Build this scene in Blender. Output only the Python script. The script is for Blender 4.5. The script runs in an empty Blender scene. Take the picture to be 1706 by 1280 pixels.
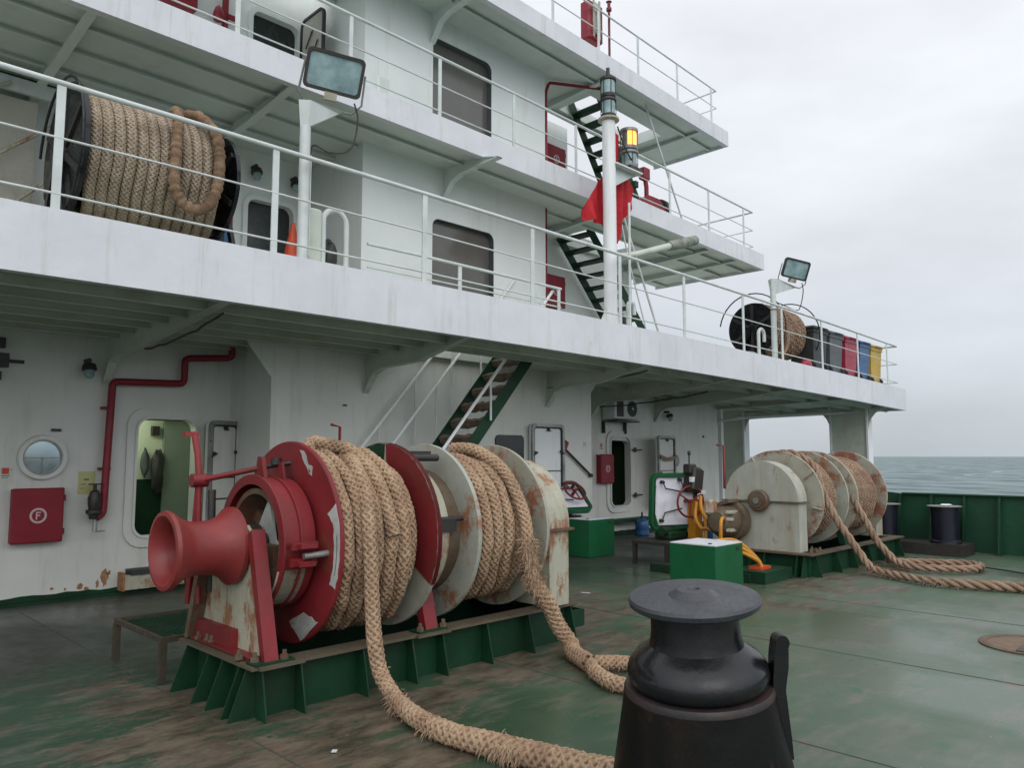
import bpy, math, random
import numpy as np
from mathutils import Vector, Matrix
R = math.radians
rnd = random.Random(7)
SC = bpy.context.scene
COL = SC.collection

# ------------------------------------------------------------------ camera, sky, sun, exposure
cam = bpy.data.objects.new('camera', bpy.data.cameras.new('camera'))
COL.objects.link(cam)
cam.location = (0, 0, 1.7)
cam.rotation_euler = (R(90 + 5.38), 0, R(-45))
cam.data.sensor_width = 36.0
cam.data.lens = 36.0 * 1285 / 1706
cam.data.clip_start = 0.05
cam.data.clip_end = 60000
SC.camera = cam
SC.view_settings.view_transform = 'Standard'
SC.view_settings.look = 'None'
SC.view_settings.gamma = 1
SC.view_settings.exposure = 0.0

world = bpy.data.worlds.new("World")
SC.world = world
world.use_nodes = True
nt = world.node_tree
nt.nodes.clear()
def wn(t, **k):
    n = nt.nodes.new(t)
    for a, b in k.items(): setattr(n, a, b)
    return n
w_out = wn('ShaderNodeOutputWorld'); w_bg = wn('ShaderNodeBackground')
sky = wn('ShaderNodeTexSky', sky_type='NISHITA', sun_disc=False)
sky.sun_elevation = R(34); sky.sun_rotation = R(209)
tc = wn('ShaderNodeTexCoord'); sep = wn('ShaderNodeSeparateXYZ')
ramp = wn('ShaderNodeValToRGB')                      # overcast dome: pale at the horizon, brighter overhead
cr = ramp.color_ramp
cr.elements[0].position = 0.0; cr.elements[0].color = (0.56, 0.62, 0.675, 1)
cr.elements[1].position = 1.0; cr.elements[1].color = (1.12, 1.15, 1.18, 1)
for p, c in ((0.10, (0.67, 0.715, 0.77, 1)), (0.28, (0.84, 0.87, 0.925, 1)), (0.52, (1.02, 1.05, 1.10, 1))):
    e = cr.elements.new(p); e.color = c
mp = wn('ShaderNodeMapping'); mp.inputs['Scale'].default_value = (1.2, 1.2, 3.6)
nz = wn('ShaderNodeTexNoise'); nz.inputs['Scale'].default_value = 1.7; nz.inputs['Detail'].default_value = 5; nz.inputs['Roughness'].default_value = .55
mr = wn('ShaderNodeMapRange'); mr.inputs['From Min'].default_value = .3; mr.inputs['From Max'].default_value = .7
mr.inputs['To Min'].default_value = .87; mr.inputs['To Max'].default_value = 1.12
mul = wn('ShaderNodeMix', data_type='RGBA', blend_type='MULTIPLY'); mul.inputs[0].default_value = 1
sk = wn('ShaderNodeMix', data_type='RGBA', blend_type='MULTIPLY'); sk.inputs[0].default_value = 1
sk.inputs[7].default_value = (.1, .1, .1, 1)
mx = wn('ShaderNodeMix', data_type='RGBA'); mx.inputs[0].default_value = .06
L = nt.links.new
L(tc.outputs['Generated'], sep.inputs[0]); L(sep.outputs['Z'], ramp.inputs[0])
L(tc.outputs['Generated'], mp.inputs[0]); L(mp.outputs[0], nz.inputs['Vector']); L(nz.outputs[0], mr.inputs[0])
L(ramp.outputs[0], mul.inputs[6]); L(mr.outputs[0], mul.inputs[7])
L(sky.outputs[0], sk.inputs[6])
L(mul.outputs[2], mx.inputs[6]); L(sk.outputs[2], mx.inputs[7])
dt = wn('ShaderNodeVectorMath', operation='DOT_PRODUCT'); dt.inputs[1].default_value = (-.52, -.80, .30)
mr2 = wn('ShaderNodeMapRange'); mr2.interpolation_type = 'SMOOTHSTEP'
mr2.inputs['From Min'].default_value = -.10; mr2.inputs['From Max'].default_value = .95
mr2.inputs['To Min'].default_value = 1.0; mr2.inputs['To Max'].default_value = 1.75        # brighter unseen sky behind the camera, added to light the walls
m3 = wn('ShaderNodeMix', data_type='RGBA', blend_type='MULTIPLY'); m3.inputs[0].default_value = 1
L(tc.outputs['Generated'], dt.inputs[0]); L(dt.outputs['Value'], mr2.inputs[0]); L(mx.outputs[2], m3.inputs[6]); L(mr2.outputs[0], m3.inputs[7])
L(m3.outputs[2], w_bg.inputs[0]); w_bg.inputs[1].default_value = 0.98
L(w_bg.outputs[0], w_out.inputs[0])

sun = bpy.data.objects.new('sun', bpy.data.lights.new('sun', 'SUN'))
COL.objects.link(sun)
sun.data.energy = 0.5; sun.data.angle = R(35); sun.data.color = (1, .97, .93)
sun.rotation_euler = Vector((-0.45, -0.8, 0.62)).to_track_quat('Z', 'Y').to_euler()

# ------------------------------------------------------------------ materials
def mat(name, c1, c2=None, scale=2.0, rough=.5, metal=0.0, rust=0.0, rustc=(.17, .07, .03), dirt=0.0,
        dirtc=(.10, .09, .06), streak=False, bump=.15, bscale=30, bdist=.01, coat=0, rscale=1.6, rv=.12, spec=.5, peel=None, pthr=.6):
    m = bpy.data.materials.new(name); m.use_nodes = True
    t = m.node_tree; N = t.nodes; K = t.links.new
    b = N['Principled BSDF']
    tcn = N.new('ShaderNodeTexCoord')
    def noise(sc, detail=4, stretch=None, rough_=.6, off=0):
        mpn = N.new('ShaderNodeMapping'); K(tcn.outputs['Object'], mpn.inputs[0])
        mpn.inputs['Location'].default_value = (off, off * .7, off * .3)
        if stretch: mpn.inputs['Scale'].default_value = stretch
        n = N.new('ShaderNodeTexNoise'); n.inputs['Scale'].default_value = sc; n.inputs['Detail'].default_value = detail
        n.inputs['Roughness'].default_value = rough_
        K(mpn.outputs[0], n.inputs['Vector']); return n.outputs[0]
    def rng(v, a, b_, lo=0, hi=1):
        r = N.new('ShaderNodeMapRange'); K(v, r.inputs[0])
        r.inputs['From Min'].default_value = a; r.inputs['From Max'].default_value = b_
        r.inputs['To Min'].default_value = lo; r.inputs['To Max'].default_value = hi; return r.outputs[0]
    def mixc(f, a, b_):
        x = N.new('ShaderNodeMix'); x.data_type = 'RGBA'
        if isinstance(f, float): x.inputs[0].default_value = f
        else: K(f, x.inputs[0])
        for i, v in ((6, a), (7, b_)):
            if isinstance(v, tuple): x.inputs[i].default_value = (*v[:3], 1)
            else: K(v, x.inputs[i])
        return x.outputs[2]
    c2 = c2 or tuple(v * .82 for v in c1)
    n1 = noise(scale)
    col = mixc(rng(n1, .35, .65), c1, c2)
    if peel:
        col = mixc(rng(noise(1.9, 5, off=9), pthr, pthr + .015), col, peel)
    if dirt:
        st = (5, 5, .5) if streak else None
        f = rng(noise(1.3, 6, st, .7, 3), .62 - .25 * dirt, .85, 0, min(1, .4 + dirt))
        col = mixc(f, col, dirtc)
    if rust:
        f = rng(noise(rscale, 8, (1.6, 1.6, .8) if streak else None, .75, 17), .72 - .34 * rust, .78 - .3 * rust)
        rc = mixc(noise(14, 4, off=5), rustc, tuple(v * 1.9 for v in rustc))
        col = mixc(f, col, rc)
    K(col, b.inputs['Base Color'])
    K(rng(noise(scale * 2.3, 4, off=1), .3, .7, rough - rv, rough + rv), b.inputs['Roughness'])
    b.inputs['Metallic'].default_value = metal
    b.inputs['Specular IOR Level'].default_value = spec
    if coat: b.inputs['Coat Weight'].default_value = coat
    if bump:
        bp = N.new('ShaderNodeBump'); bp.inputs['Strength'].default_value = bump; bp.inputs['Distance'].default_value = bdist
        K(noise(bscale, 5, off=2), bp.inputs['Height']); K(bp.outputs[0], b.inputs['Normal'])
    return m
def emit(name, c, s):
    m = bpy.data.materials.new(name); m.use_nodes = True
    b = m.node_tree.nodes['Principled BSDF']
    b.inputs['Base Color'].default_value = (*c, 1); b.inputs['Emission Color'].default_value = (*c, 1); b.inputs['Emission Strength'].default_value = s
    return m

M = {}
M['white'] = mat('white_paint', (.76, .77, .77), (.70, .71, .71), 1.1, .42, dirt=.25, dirtc=(.42, .36, .30), streak=True, bump=.25, bscale=3.5)
M['fascia'] = mat('fascia_paint', (.66, .67, .695), (.59, .605, .625), 1.6, .45, dirt=.35, dirtc=(.42, .37, .33), rust=.22, rustc=(.36, .22, .14), streak=True, bump=.5, bscale=1.1, bdist=.03)
M['wall'] = mat('wall_paint', (.64, .645, .60), (.57, .575, .53), .9, .45, dirt=.38, dirtc=(.42, .39, .29), rust=.12, rustc=(.30, .14, .06), streak=True, bump=.45, bscale=1.3, bdist=.02)
M['house'] = mat('house_paint', (.72, .745, .725), (.65, .68, .66), .8, .42, dirt=.25, dirtc=(.48, .46, .38), rust=.08, rustc=(.30, .2, .12), streak=True, bump=.45, bscale=1.2, bdist=.025)
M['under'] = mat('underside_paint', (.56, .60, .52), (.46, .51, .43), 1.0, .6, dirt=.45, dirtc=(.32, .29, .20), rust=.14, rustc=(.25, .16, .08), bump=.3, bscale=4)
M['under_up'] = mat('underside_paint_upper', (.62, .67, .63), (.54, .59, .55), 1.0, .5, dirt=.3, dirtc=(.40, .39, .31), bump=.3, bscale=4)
M['rail'] = mat('rail_paint', (.62, .66, .64), (.50, .53, .51), 3, .4, rust=.12, rustc=(.28, .16, .09), bump=.1)
M['red'] = mat('red_paint', (.20, .018, .022), (.145, .014, .016), 2.5, .45, dirt=.5, dirtc=(.075, .028, .02), rust=.34, rustc=(.085, .03, .015), bump=.35, bscale=9, spec=.35)
M['head'] = mat('worn_red_paint', (.245, .030, .028), (.18, .023, .022), 3, .42, dirt=.4, dirtc=(.11, .04, .03), rust=.22, rustc=(.09, .034, .02), bump=.25, bscale=8, spec=.4)
M['firered'] = mat('fire_red', (.235, .014, .026), (.19, .011, .02), 2, .45, bump=.08, spec=.35, dirt=.15, dirtc=(.1, .02, .02))
M['green'] = mat('green_paint', (.007, .044, .018), (.006, .030, .014), 3, .5, dirt=.5, dirtc=(.020, .024, .014), rust=.28, rustc=(.05, .024, .012), bump=.3, bscale=15, spec=.25)
M['boxgreen'] = mat('box_green', (.005, .098, .033), (.005, .080, .027), 2, .45, bump=.25, bscale=4, bdist=.02, dirt=.3, dirtc=(.018, .04, .02), streak=True, spec=.35)
M['bulwark'] = mat('bulwark_green', (.008, .066, .029), (.009, .046, .024), 1.2, .5, dirt=.45, dirtc=(.022, .03, .02), rust=.14, rustc=(.06, .028, .014), streak=True, bump=.5, bscale=2, bdist=.03, spec=.35)
M['basetop'] = mat('rusty_plate', (.105, .080, .050), (.075, .062, .038), 6, .65, rust=.4, rustc=(.08, .038, .02), dirt=.4, dirtc=(.03, .05, .032), bump=.4)
M['cream'] = mat('stained_cream', (.42, .41, .32), (.35, .345, .27), 2.2, .5, dirt=.75, dirtc=(.25, .20, .12), rust=.62, rustc=(.17, .075, .035), streak=True, bump=.3, rscale=2.6)
M['cream2'] = mat('stained_cream_far', (.40, .405, .35), (.33, .335, .285), 2.2, .5, dirt=.8, dirtc=(.27, .23, .15), rust=.40, rustc=(.17, .08, .04), streak=True, bump=.3, rscale=3.6)
M['flange'] = mat('flange_grey', (.35, .355, .30), (.28, .295, .245), 2.5, .5, dirt=.55, dirtc=(.25, .20, .13), rust=.58, rustc=(.18, .075, .035), bump=.35, rscale=2.1)
M['flange_rust'] = mat('flange_rusty', (.36, .34, .27), (.29, .28, .22), 2.5, .55, dirt=.6, dirtc=(.26, .19, .12), rust=.62, rustc=(.15, .06, .035), bump=.4, rscale=1.5)
M['flange_gw'] = mat('flange_green_white', (.36, .40, .35), (.30, .35, .30), 2.5, .45, peel=(.02, .16, .08), pthr=.5, rust=.15, bump=.25)
M['rusty'] = mat('rusty_drum', (.085, .050, .030), (.125, .100, .065), 4, .7, rust=.6, bump=.5, rustc=(.075, .032, .016))
M['black'] = mat('black_paint', (.005, .006, .008), (.009, .009, .011), 3, .24, dirt=.35, dirtc=(.022, .018, .015), rust=.12, rustc=(.025, .012, .009), bump=.35, bscale=9, spec=.42)
M['bollard_top'] = mat('bollard_disc', (.028, .030, .038), (.038, .040, .048), 3, .38, dirt=.3, dirtc=(.06, .055, .05), bump=.4, bscale=45)
M['bollard_edge'] = mat('bollard_bare_edge', (.045, .022, .020), (.022, .018, .018), 4, .5, bump=.3)
M['bollard_body'] = mat('bollard_body', (.0035, .004, .0045), (.007, .006, .005), 2, .45, dirt=.6, dirtc=(.018, .011, .007), rust=.42, rustc=(.024, .012, .007), rscale=2.4, streak=True, bump=.6, bscale=6, spec=.18)
M['navy'] = mat('roller_paint', (.007, .008, .016), (.010, .010, .016), 2, .38, bump=.1, spec=.3)
M['dark'] = mat('dark_steel', (.020, .018, .017), (.03, .024, .02), 4, .5, rust=.2, rustc=(.05, .024, .016), bump=.3)
M['blackhole'] = mat('dark_interior', (.030, .034, .034), None, 2, .25, bump=0)
M['glass'] = mat('window_glass', (.105, .10, .09), (.13, .125, .11), 1, .16, bump=.05, bscale=2, rv=.04)
M['lampglass'] = mat('lamp_glass', (.30, .42, .42), (.16, .24, .25), 5, .12, bump=.1, bscale=20, rv=.05)
M['port'] = mat('porthole_glass', (.42, .52, .55), (.38, .48, .51), 3, .14, metal=.75, bump=0, rv=.04)
M['grey'] = mat('grey_metal', (.28, .29, .28), (.20, .21, .20), 5, .4, metal=.4, rust=.1, bump=.2)
M['steel'] = mat('galvanised_frame', (.34, .35, .34), (.22, .22, .21), 6, .35, metal=.5, bump=.2)
M['rubber'] = mat('rubber', (.03, .03, .03), None, 4, .6, bump=.2)
M['yellow'] = mat('yellow_hose', (.55, .24, .015), (.42, .17, .01), 4, .4, bump=.15, dirt=.2)
M['orange'] = mat('orange_plastic', (.60, .07, .02), None, 4, .5, bump=.05)
M['blue'] = mat('blue_plastic', (.02, .10, .24), (.02, .08, .20), 3, .35, bump=.05)
M['binred'] = mat('bin_red', (.38, .03, .06), None, 3, .4, bump=.05)
M['binyellow'] = mat('bin_yellow', (.55, .36, .06), None, 3, .45, bump=.05)
M['bingrey'] = mat('bin_grey', (.09, .10, .11), None, 3, .45, bump=.05)
M['binblack'] = mat('bin_black', (.03, .03, .034), None, 3, .45, bump=.05)
M['flag'] = mat('flag_cloth', (.48, .008, .018), (.40, .006, .014), 8, .8, bump=.3, bscale=300)
M['navycloth'] = mat('dark_cloth', (.03, .05, .12), (.02, .03, .07), 8, .9, bump=.3)
M['whitecloth'] = mat('pale_cloth', (.55, .56, .60), None, 8, .9, bump=.2)
M['canvas'] = mat('weathered_canvas', (.44, .42, .36), (.38, .37, .32), 2, .8, dirt=.3, bump=.3, bscale=8)
M['roomgreen'] = mat('cabin_paint', (.58, .62, .50), (.54, .58, .46), 1, .5, bump=.1)
M['roomdark'] = mat('cabin_floor', (.045, .085, .035), None, 1, .5, bump=.1)
M['roomdoor'] = mat('cabin_inner_door', (.24, .29, .25), None, 1, .4, bump=.1)
M['signw'] = mat('sign_white', (.62, .61, .54), None, 3, .5, bump=0)
M['signy'] = mat('sign_yellow', (.50, .48, .22), None, 3, .5, bump=0)
M['signr'] = mat('sign_red', (.55, .05, .03), None, 3, .5, bump=0)
M['signg'] = mat('sign_green', (.04, .18, .08), None, 3, .5, bump=0)
M['markw'] = mat('mark_pale', (.55, .42, .42), (.48, .36, .36), 3, .5, bump=0)
M['peelw'] = mat('bared_primer', (.44, .45, .42), (.33, .34, .31), 9, .55, rust=.42, rustc=(.13, .03, .022), rscale=13, bump=.3)
M['woodstep'] = mat('step_wrap', (.13, .085, .06), (.20, .15, .11), 12, .85, bump=.6, bscale=40)
M['palewhite'] = mat('hatch_inner_white', (.74, .74, .78), (.60, .61, .65), 4, .4, dirt=.25, dirtc=(.35, .33, .30), bump=.15)
M['tablesteel'] = mat('table_steel', (.035, .034, .022), (.06, .04, .024), 8, .6, rust=.3, rustc=(.07, .035, .02), bump=.4)
M['socket'] = mat('socket_rust', (.17, .115, .07), (.12, .075, .045), 9, .7, rust=.3, rustc=(.10, .045, .025), bump=.4)
M['insul'] = mat('pipe_wrap', (.30, .30, .25), (.12, .16, .12), 7, .8, bump=.5)
M['amber'] = emit('amber_lamp', (1.0, .33, .05), 2.6)
M['roomlamp'] = emit('room_lamp', (.8, 1.0, .62), 3)

M['ruststain'] = mat('rust_stain', (.24, .10, .035), (.34, .19, .09), 18, .7, bump=.3)
def rope_mat(name, a, b_, c):
    m = bpy.data.materials.new(name); m.use_nodes = True
    t = m.node_tree; N = t.nodes; K = t.links.new; p = N['Principled BSDF']
    tcn = N.new('ShaderNodeTexCoord')
    def nz_(s, d=3):
        n = N.new('ShaderNodeTexNoise'); n.inputs['Scale'].default_value = s; n.inputs['Detail'].default_value = d
        n.inputs['Roughness'].default_value = .7; K(tcn.outputs['Object'], n.inputs['Vector']); return n.outputs[0]
    def mr_(v, lo, hi):
        r = N.new('ShaderNodeMapRange'); K(v, r.inputs[0]); r.inputs['From Min'].default_value = lo; r.inputs['From Max'].default_value = hi; return r.outputs[0]
    def mx_(f, x, y):
        q = N.new('ShaderNodeMix'); q.data_type = 'RGBA'; K(f, q.inputs[0])
        for i, v in ((6, x), (7, y)):
            if isinstance(v, tuple): q.inputs[i].default_value = (*v, 1)
            else: K(v, q.inputs[i])
        return q.outputs[2]
    col = mx_(mr_(nz_(5), .38, .62), a, b_)
    col = mx_(mr_(nz_(60, 4), .50, .72), col, c)
    col = mx_(mr_(nz_(2.3, 5), .52, .70), col, tuple(v * .62 for v in b_))
    K(col, p.inputs['Base Color']); p.inputs['Roughness'].default_value = .92; p.inputs['Specular IOR Level'].default_value = .2
    bp = N.new('ShaderNodeBump'); bp.inputs['Strength'].default_value = .7; bp.inputs['Distance'].default_value = .006
    K(nz_(170, 3), bp.inputs['Height']); K(bp.outputs[0], p.inputs['Normal'])
    return m
M['rope'] = rope_mat('rope_tan', (.46, .325, .21), (.37, .24, .155), (.15, .10, .065))
M['rope2'] = rope_mat('rope_old', (.36, .26, .18), (.30, .19, .13), (.15, .10, .075))
M['rope3'] = rope_mat('rope_reel', (.47, .38, .29), (.38, .30, .22), (.14, .105, .08))
M['wrap'] = rope_mat('rope_wrap', (.30, .20, .125), (.19, .12, .075), (.10, .065, .045))

# ------------------------------------------------------------------ mesh helpers
class MB:
    def __init__(s): s.v = []; s.f = []; s.m = []; s.sm = []
    def add(s, vs, fs, m=0, smooth=False):
        o = len(s.v); s.v += [tuple(v) for v in vs]
        for f in fs: s.f.append(tuple(i + o for i in f)); s.m.append(m); s.sm.append(smooth)
        return s
    def box(s, x0, x1, y0, y1, z0, z1, m=0, nx=1):
        for i in range(nx):
            a = x0 + (x1 - x0) * i / nx; b = x0 + (x1 - x0) * (i + 1) / nx
            vs = [(a, y0, z0), (b, y0, z0), (b, y1, z0), (a, y1, z0), (a, y0, z1), (b, y0, z1), (b, y1, z1), (a, y1, z1)]
            fs = [(0, 3, 2, 1), (4, 5, 6, 7), (0, 1, 5, 4), (2, 3, 7, 6)]
            if i == 0: fs.append((3, 0, 4, 7))
            if i == nx - 1: fs.append((1, 2, 6, 5))
            s.add(vs, fs, m)
        return s
    def obox(s, c, size, rot=None, m=0, bev=0):
        rot = rot or Matrix.Identity(3); c = Vector(c); hx, hy, hz = (q / 2 for q in size)
        if not bev:
            vs = [c + rot @ Vector((x, y, z)) for z in (-hz, hz) for x, y in ((-hx, -hy), (hx, -hy), (hx, hy), (-hx, hy))]
            return s.add(vs, [(0, 3, 2, 1), (4, 5, 6, 7), (0, 1, 5, 4), (1, 2, 6, 5), (2, 3, 7, 6), (3, 0, 4, 7)], m)
        b = bev; loops = []
        for z, ins in ((-hz, b), (-hz + b, 0), (hz - b, 0), (hz, b)):
            x, y = hx - ins, hy - ins; k = b * .7
            loops.append([(-x + k, -y), (x - k, -y), (x, -y + k), (x, y - k), (x - k, y), (-x + k, y), (-x, y - k), (-x, -y + k)])
        vs = []
        for (z, ins), lp in zip(((-hz, b), (-hz + b, 0), (hz - b, 0), (hz, b)), loops):
            vs += [c + rot @ Vector((p[0], p[1], z)) for p in lp]
        fs = [tuple(range(7, -1, -1)), tuple(range(24, 32))]
        for k in range(3):
            for i in range(8): j = (i + 1) % 8; fs.append((k * 8 + i, k * 8 + j, k * 8 + 8 + j, k * 8 + 8 + i))
        return s.add(vs, fs, m)
    def tube(s, pts, r, n=8, m=0, closed=False, smooth=True, squash=None):
        P = [Vector(p) for p in pts]; k = len(P)
        if isinstance(r, (int, float)): r = [r] * k
        T = []
        for i in range(k):
            a = P[(i - 1) % k] if (closed or i > 0) else P[i]; b = P[(i + 1) % k] if (closed or i < k - 1) else P[i]
            T.append((b - a).normalized())
        up = Vector((0, 0, 1)) if abs(T[0].z) < .9 else Vector((1, 0, 0))
        nn = (up - T[0] * up.dot(T[0])).normalized(); vs = []
        for i in range(k):
            nn = (nn - T[i] * nn.dot(T[i])).normalized(); bb = T[i].cross(nn)
            for j in range(n):
                a = 2 * math.pi * j / n
                vs.append(P[i] + (nn * math.cos(a) + bb * math.sin(a)) * r[i])
        fs = []
        for i in range(k if closed else k - 1):
            i2 = (i + 1) % k
            for j in range(n): j2 = (j + 1) % n; fs.append((i * n + j, i * n + j2, i2 * n + j2, i2 * n + j))
        s.add(vs, fs, m, smooth)
        if not closed: s.add(vs[:n], [tuple(range(n - 1, -1, -1))], m); s.add(vs[-n:], [tuple(range(n))], m)
        return s
    def lathe(s, prof, o, ax='x', n=32, m=0, smooth=True, a0=0, a1=360, sharp=True):
        """prof: (along, radius[, mat]); profile segments are split so that sharp corners stay sharp"""
        o = Vector(o); A = {'x': Vector((1, 0, 0)), 'y': Vector((0, 1, 0)), 'z': Vector((0, 0, 1))}[ax] if isinstance(ax, str) else Vector(ax).normalized()
        u = Vector((0, 0, 1)) if abs(A.z) < .9 else Vector((1, 0, 0)); u = (u - A * u.dot(A)).normalized(); w = A.cross(u)
        full = abs(a1 - a0) >= 360; cnt = n if full else n + 1
        ring = [u * math.cos(R(a0 + (a1 - a0) * j / n)) + w * math.sin(R(a0 + (a1 - a0) * j / n)) for j in range(cnt)]
        q = 0; NP_ = len(prof)
        while q < NP_ - 1:
            grp = [q, q + 1]
            while grp[-1] < NP_ - 1:
                a_, b_, c_ = prof[grp[-1] - 1], prof[grp[-1]], prof[grp[-1] + 1]
                d1 = Vector((b_[0] - a_[0], b_[1] - a_[1])); d2 = Vector((c_[0] - b_[0], c_[1] - b_[1]))
                if d1.length < 1e-9 or d2.length < 1e-9 or d1.angle(d2) > R(29) or b_[1] < 1e-6: break
                grp.append(grp[-1] + 1)
            vs = []
            for g in grp: vs += [o + A * prof[g][0] + d * prof[g][1] for d in ring]
            fs = []
            for k in range(len(grp) - 1):
                r0, r1 = prof[grp[k]][1], prof[grp[k + 1]][1]; b0, b1 = k * cnt, (k + 1) * cnt
                for j in range(n):
                    j2 = (j + 1) % cnt
                    if r0 < 1e-6: fs.append((b0 + j, b1 + j2, b1 + j))
                    elif r1 < 1e-6: fs.append((b0 + j, b0 + j2, b1 + j))
                    else: fs.append((b0 + j, b0 + j2, b1 + j2, b1 + j))
            mm = prof[grp[1]][2] if len(prof[grp[1]]) > 2 else m
            s.add(vs, fs, mm, smooth)
            q = grp[-1]
        return s
    def prism(s, poly, plane, d0, d1, m=0, m2=None):
        def P(a, b, d): return {'xz': (a, d, b), 'yz': (d, a, b), 'xy': (a, b, d)}[plane]
        n = len(poly); vs = [P(a, b, d0) for a, b in poly] + [P(a, b, d1) for a, b in poly]
        s.add(vs, [tuple(range(n)), tuple(range(2 * n - 1, n - 1, -1))], m)
        return s.add(vs, [(i, n + i, n + (i + 1) % n, (i + 1) % n) for i in range(n)], m if m2 is None else m2)
    def xf(s, mtx, start=0):
        for i in range(start, len(s.v)): s.v[i] = tuple(mtx @ Vector(s.v[i]))
        return s

def rr(cx, cz, w, h, r, n=5):
    """rounded rectangle outline"""
    out = []
    for sx, sz, a in ((1, 1, 0), (-1, 1, 90), (-1, -1, 180), (1, -1, 270)):
        for i in range(n + 1):
            t = R(a + 90 * i / n); out.append((cx + sx * (w / 2 - r) + r * math.cos(t), cz + sz * (h / 2 - r) + r * math.sin(t)))
    return out
def ring(mb, outer, inner, plane, d0, d1, m=0):
    def P(a, b, d): return {'xz': (a, d, b), 'yz': (d, a, b), 'xy': (a, b, d)}[plane]
    n = len(outer)
    vs = [P(*p, d0) for p in outer] + [P(*p, d0) for p in inner] + [P(*p, d1) for p in outer] + [P(*p, d1) for p in inner]
    fs = []
    for i in range(n):
        j = (i + 1) % n
        fs += [(i, j, n + j, n + i), (2 * n + i, 3 * n + i, 3 * n + j, 2 * n + j), (i, 2 * n + i, 2 * n + j, j), (n + i, n + j, 3 * n + j, 3 * n + i)]
    mb.add(vs, fs, m); return mb
def wall_xz(mb, y0, y1, x0, x1, z0, z1, holes, m=0):
    """a plate in the xz plane with rounded openings (x0, x1, z0, z1, radius)"""
    x = x0
    for hx0, hx1, hz0, hz1, r in sorted(holes):
        mb.box(x, hx0, y0, y1, z0, z1, m, max(1, int(hx0 - x)))
        mb.box(hx0, hx1, y0, y1, z0, hz0, m); mb.box(hx0, hx1, y0, y1, hz1, z1, m)
        for cx, cz, sx, sz in ((hx0, hz0, 1, 1), (hx1, hz0, -1, 1), (hx0, hz1, 1, -1), (hx1, hz1, -1, -1)):
            pts = [(cx, cz)] + [(cx + sx * (r - r * math.cos(R(a))), cz + sz * (r - r * math.sin(R(a)))) for a in range(0, 91, 15)]
            mb.prism(pts, 'xz', y0 + .002, y1 - .002, m)
        x = hx1
    mb.box(x, x1, y0, y1, z0, z1, m, max(1, int(x1 - x)))
    return mb

def finish(name, mb, mats, origin=None, label=None, cat=None, group=None, kind=None, parent=None, camber=None, autosm=True):
    vs = np.array(mb.v, dtype=float) if not isinstance(mb.v, np.ndarray) else mb.v.copy()
    if camber: vs[:, 2] += camber(vs[:, 0])
    if parent is not None:
        origin = Vector(parent['org'])
    elif origin is None:
        lo, hi = vs.min(0), vs.max(0); origin = Vector(((lo[0] + hi[0]) / 2, (lo[1] + hi[1]) / 2, lo[2]))
    vs -= np.array(origin)
    me = bpy.data.meshes.new(name)
    me.from_pydata(vs.tolist(), [], mb.f if isinstance(mb.f, list) else mb.f.tolist())
    for x in (mats if isinstance(mats, (list, tuple)) else [mats]): me.materials.append(M[x])
    me.polygons.foreach_set('material_index', np.array(mb.m, dtype=np.int32))
    me.polygons.foreach_set('use_smooth', np.array(mb.sm, dtype=bool))
    me.update()
    o = bpy.data.objects.new(name, me); COL.objects.link(o)
    if parent is not None: o.parent = parent; o['org'] = tuple(origin)
    else: o.location = origin; o['org'] = tuple(origin)
    if label: o['label'] = label
    if cat: o['category'] = cat
    if group: o['group'] = group
    if kind: o['kind'] = kind
    return o
def thing(name, label, cat, loc, group=None):
    o = bpy.data.objects.new(name, None); COL.objects.link(o); o.location = loc; o['org'] = tuple(loc); o.empty_display_size = .2
    o['label'] = label; o['category'] = cat
    if group: o['group'] = group
    return o
def part(name, mb, mats, parent, label=None, camber=None, kind=None):
    return finish(name, mb, mats, parent=parent, label=label, camber=camber, kind=kind)
def clean():
    for o in SC.objects:
        if 'org' in o: del o['org']

# camber of the three upper decks
CA = lambda x: -.00084 * (x - 4) ** 2
CB = lambda x: -.00115 * (x - 2) ** 2
CC = lambda x: -.00155 * (x - 2) ** 2
ZA = lambda x: 3.72 + CA(x)
ZB = lambda x: 6.44 + CB(x)
ZC = lambda x: 8.87 + CC(x)
def lump(w, c, s, m=0, n=14, seed=1):
    r2 = random.Random(seed); vs = []; k = 10
    ph = [r2.uniform(0, 6) for _ in range(6)]
    for i in range(k + 1):
        a = math.pi * i / k
        for j in range(n):
            b = 2 * math.pi * j / n; q = 1 + .13 * math.sin(3 * a + ph[0] + 2 * b) + .10 * math.sin(5 * b + ph[1] + a * 3) + .06 * math.sin(9 * b + ph[2] - 4 * a)
            vs.append((c[0] + s[0] * q * math.sin(a) * math.cos(b), c[1] + s[1] * q * math.sin(a) * math.sin(b), c[2] + s[2] * q * math.cos(a)))
    fs = [(i * n + j, i * n + (j + 1) % n, (i + 1) * n + (j + 1) % n, (i + 1) * n + j) for i in range(k) for j in range(n)]
    w.add(vs, [f[::-1] for f in fs], m, True)

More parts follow.
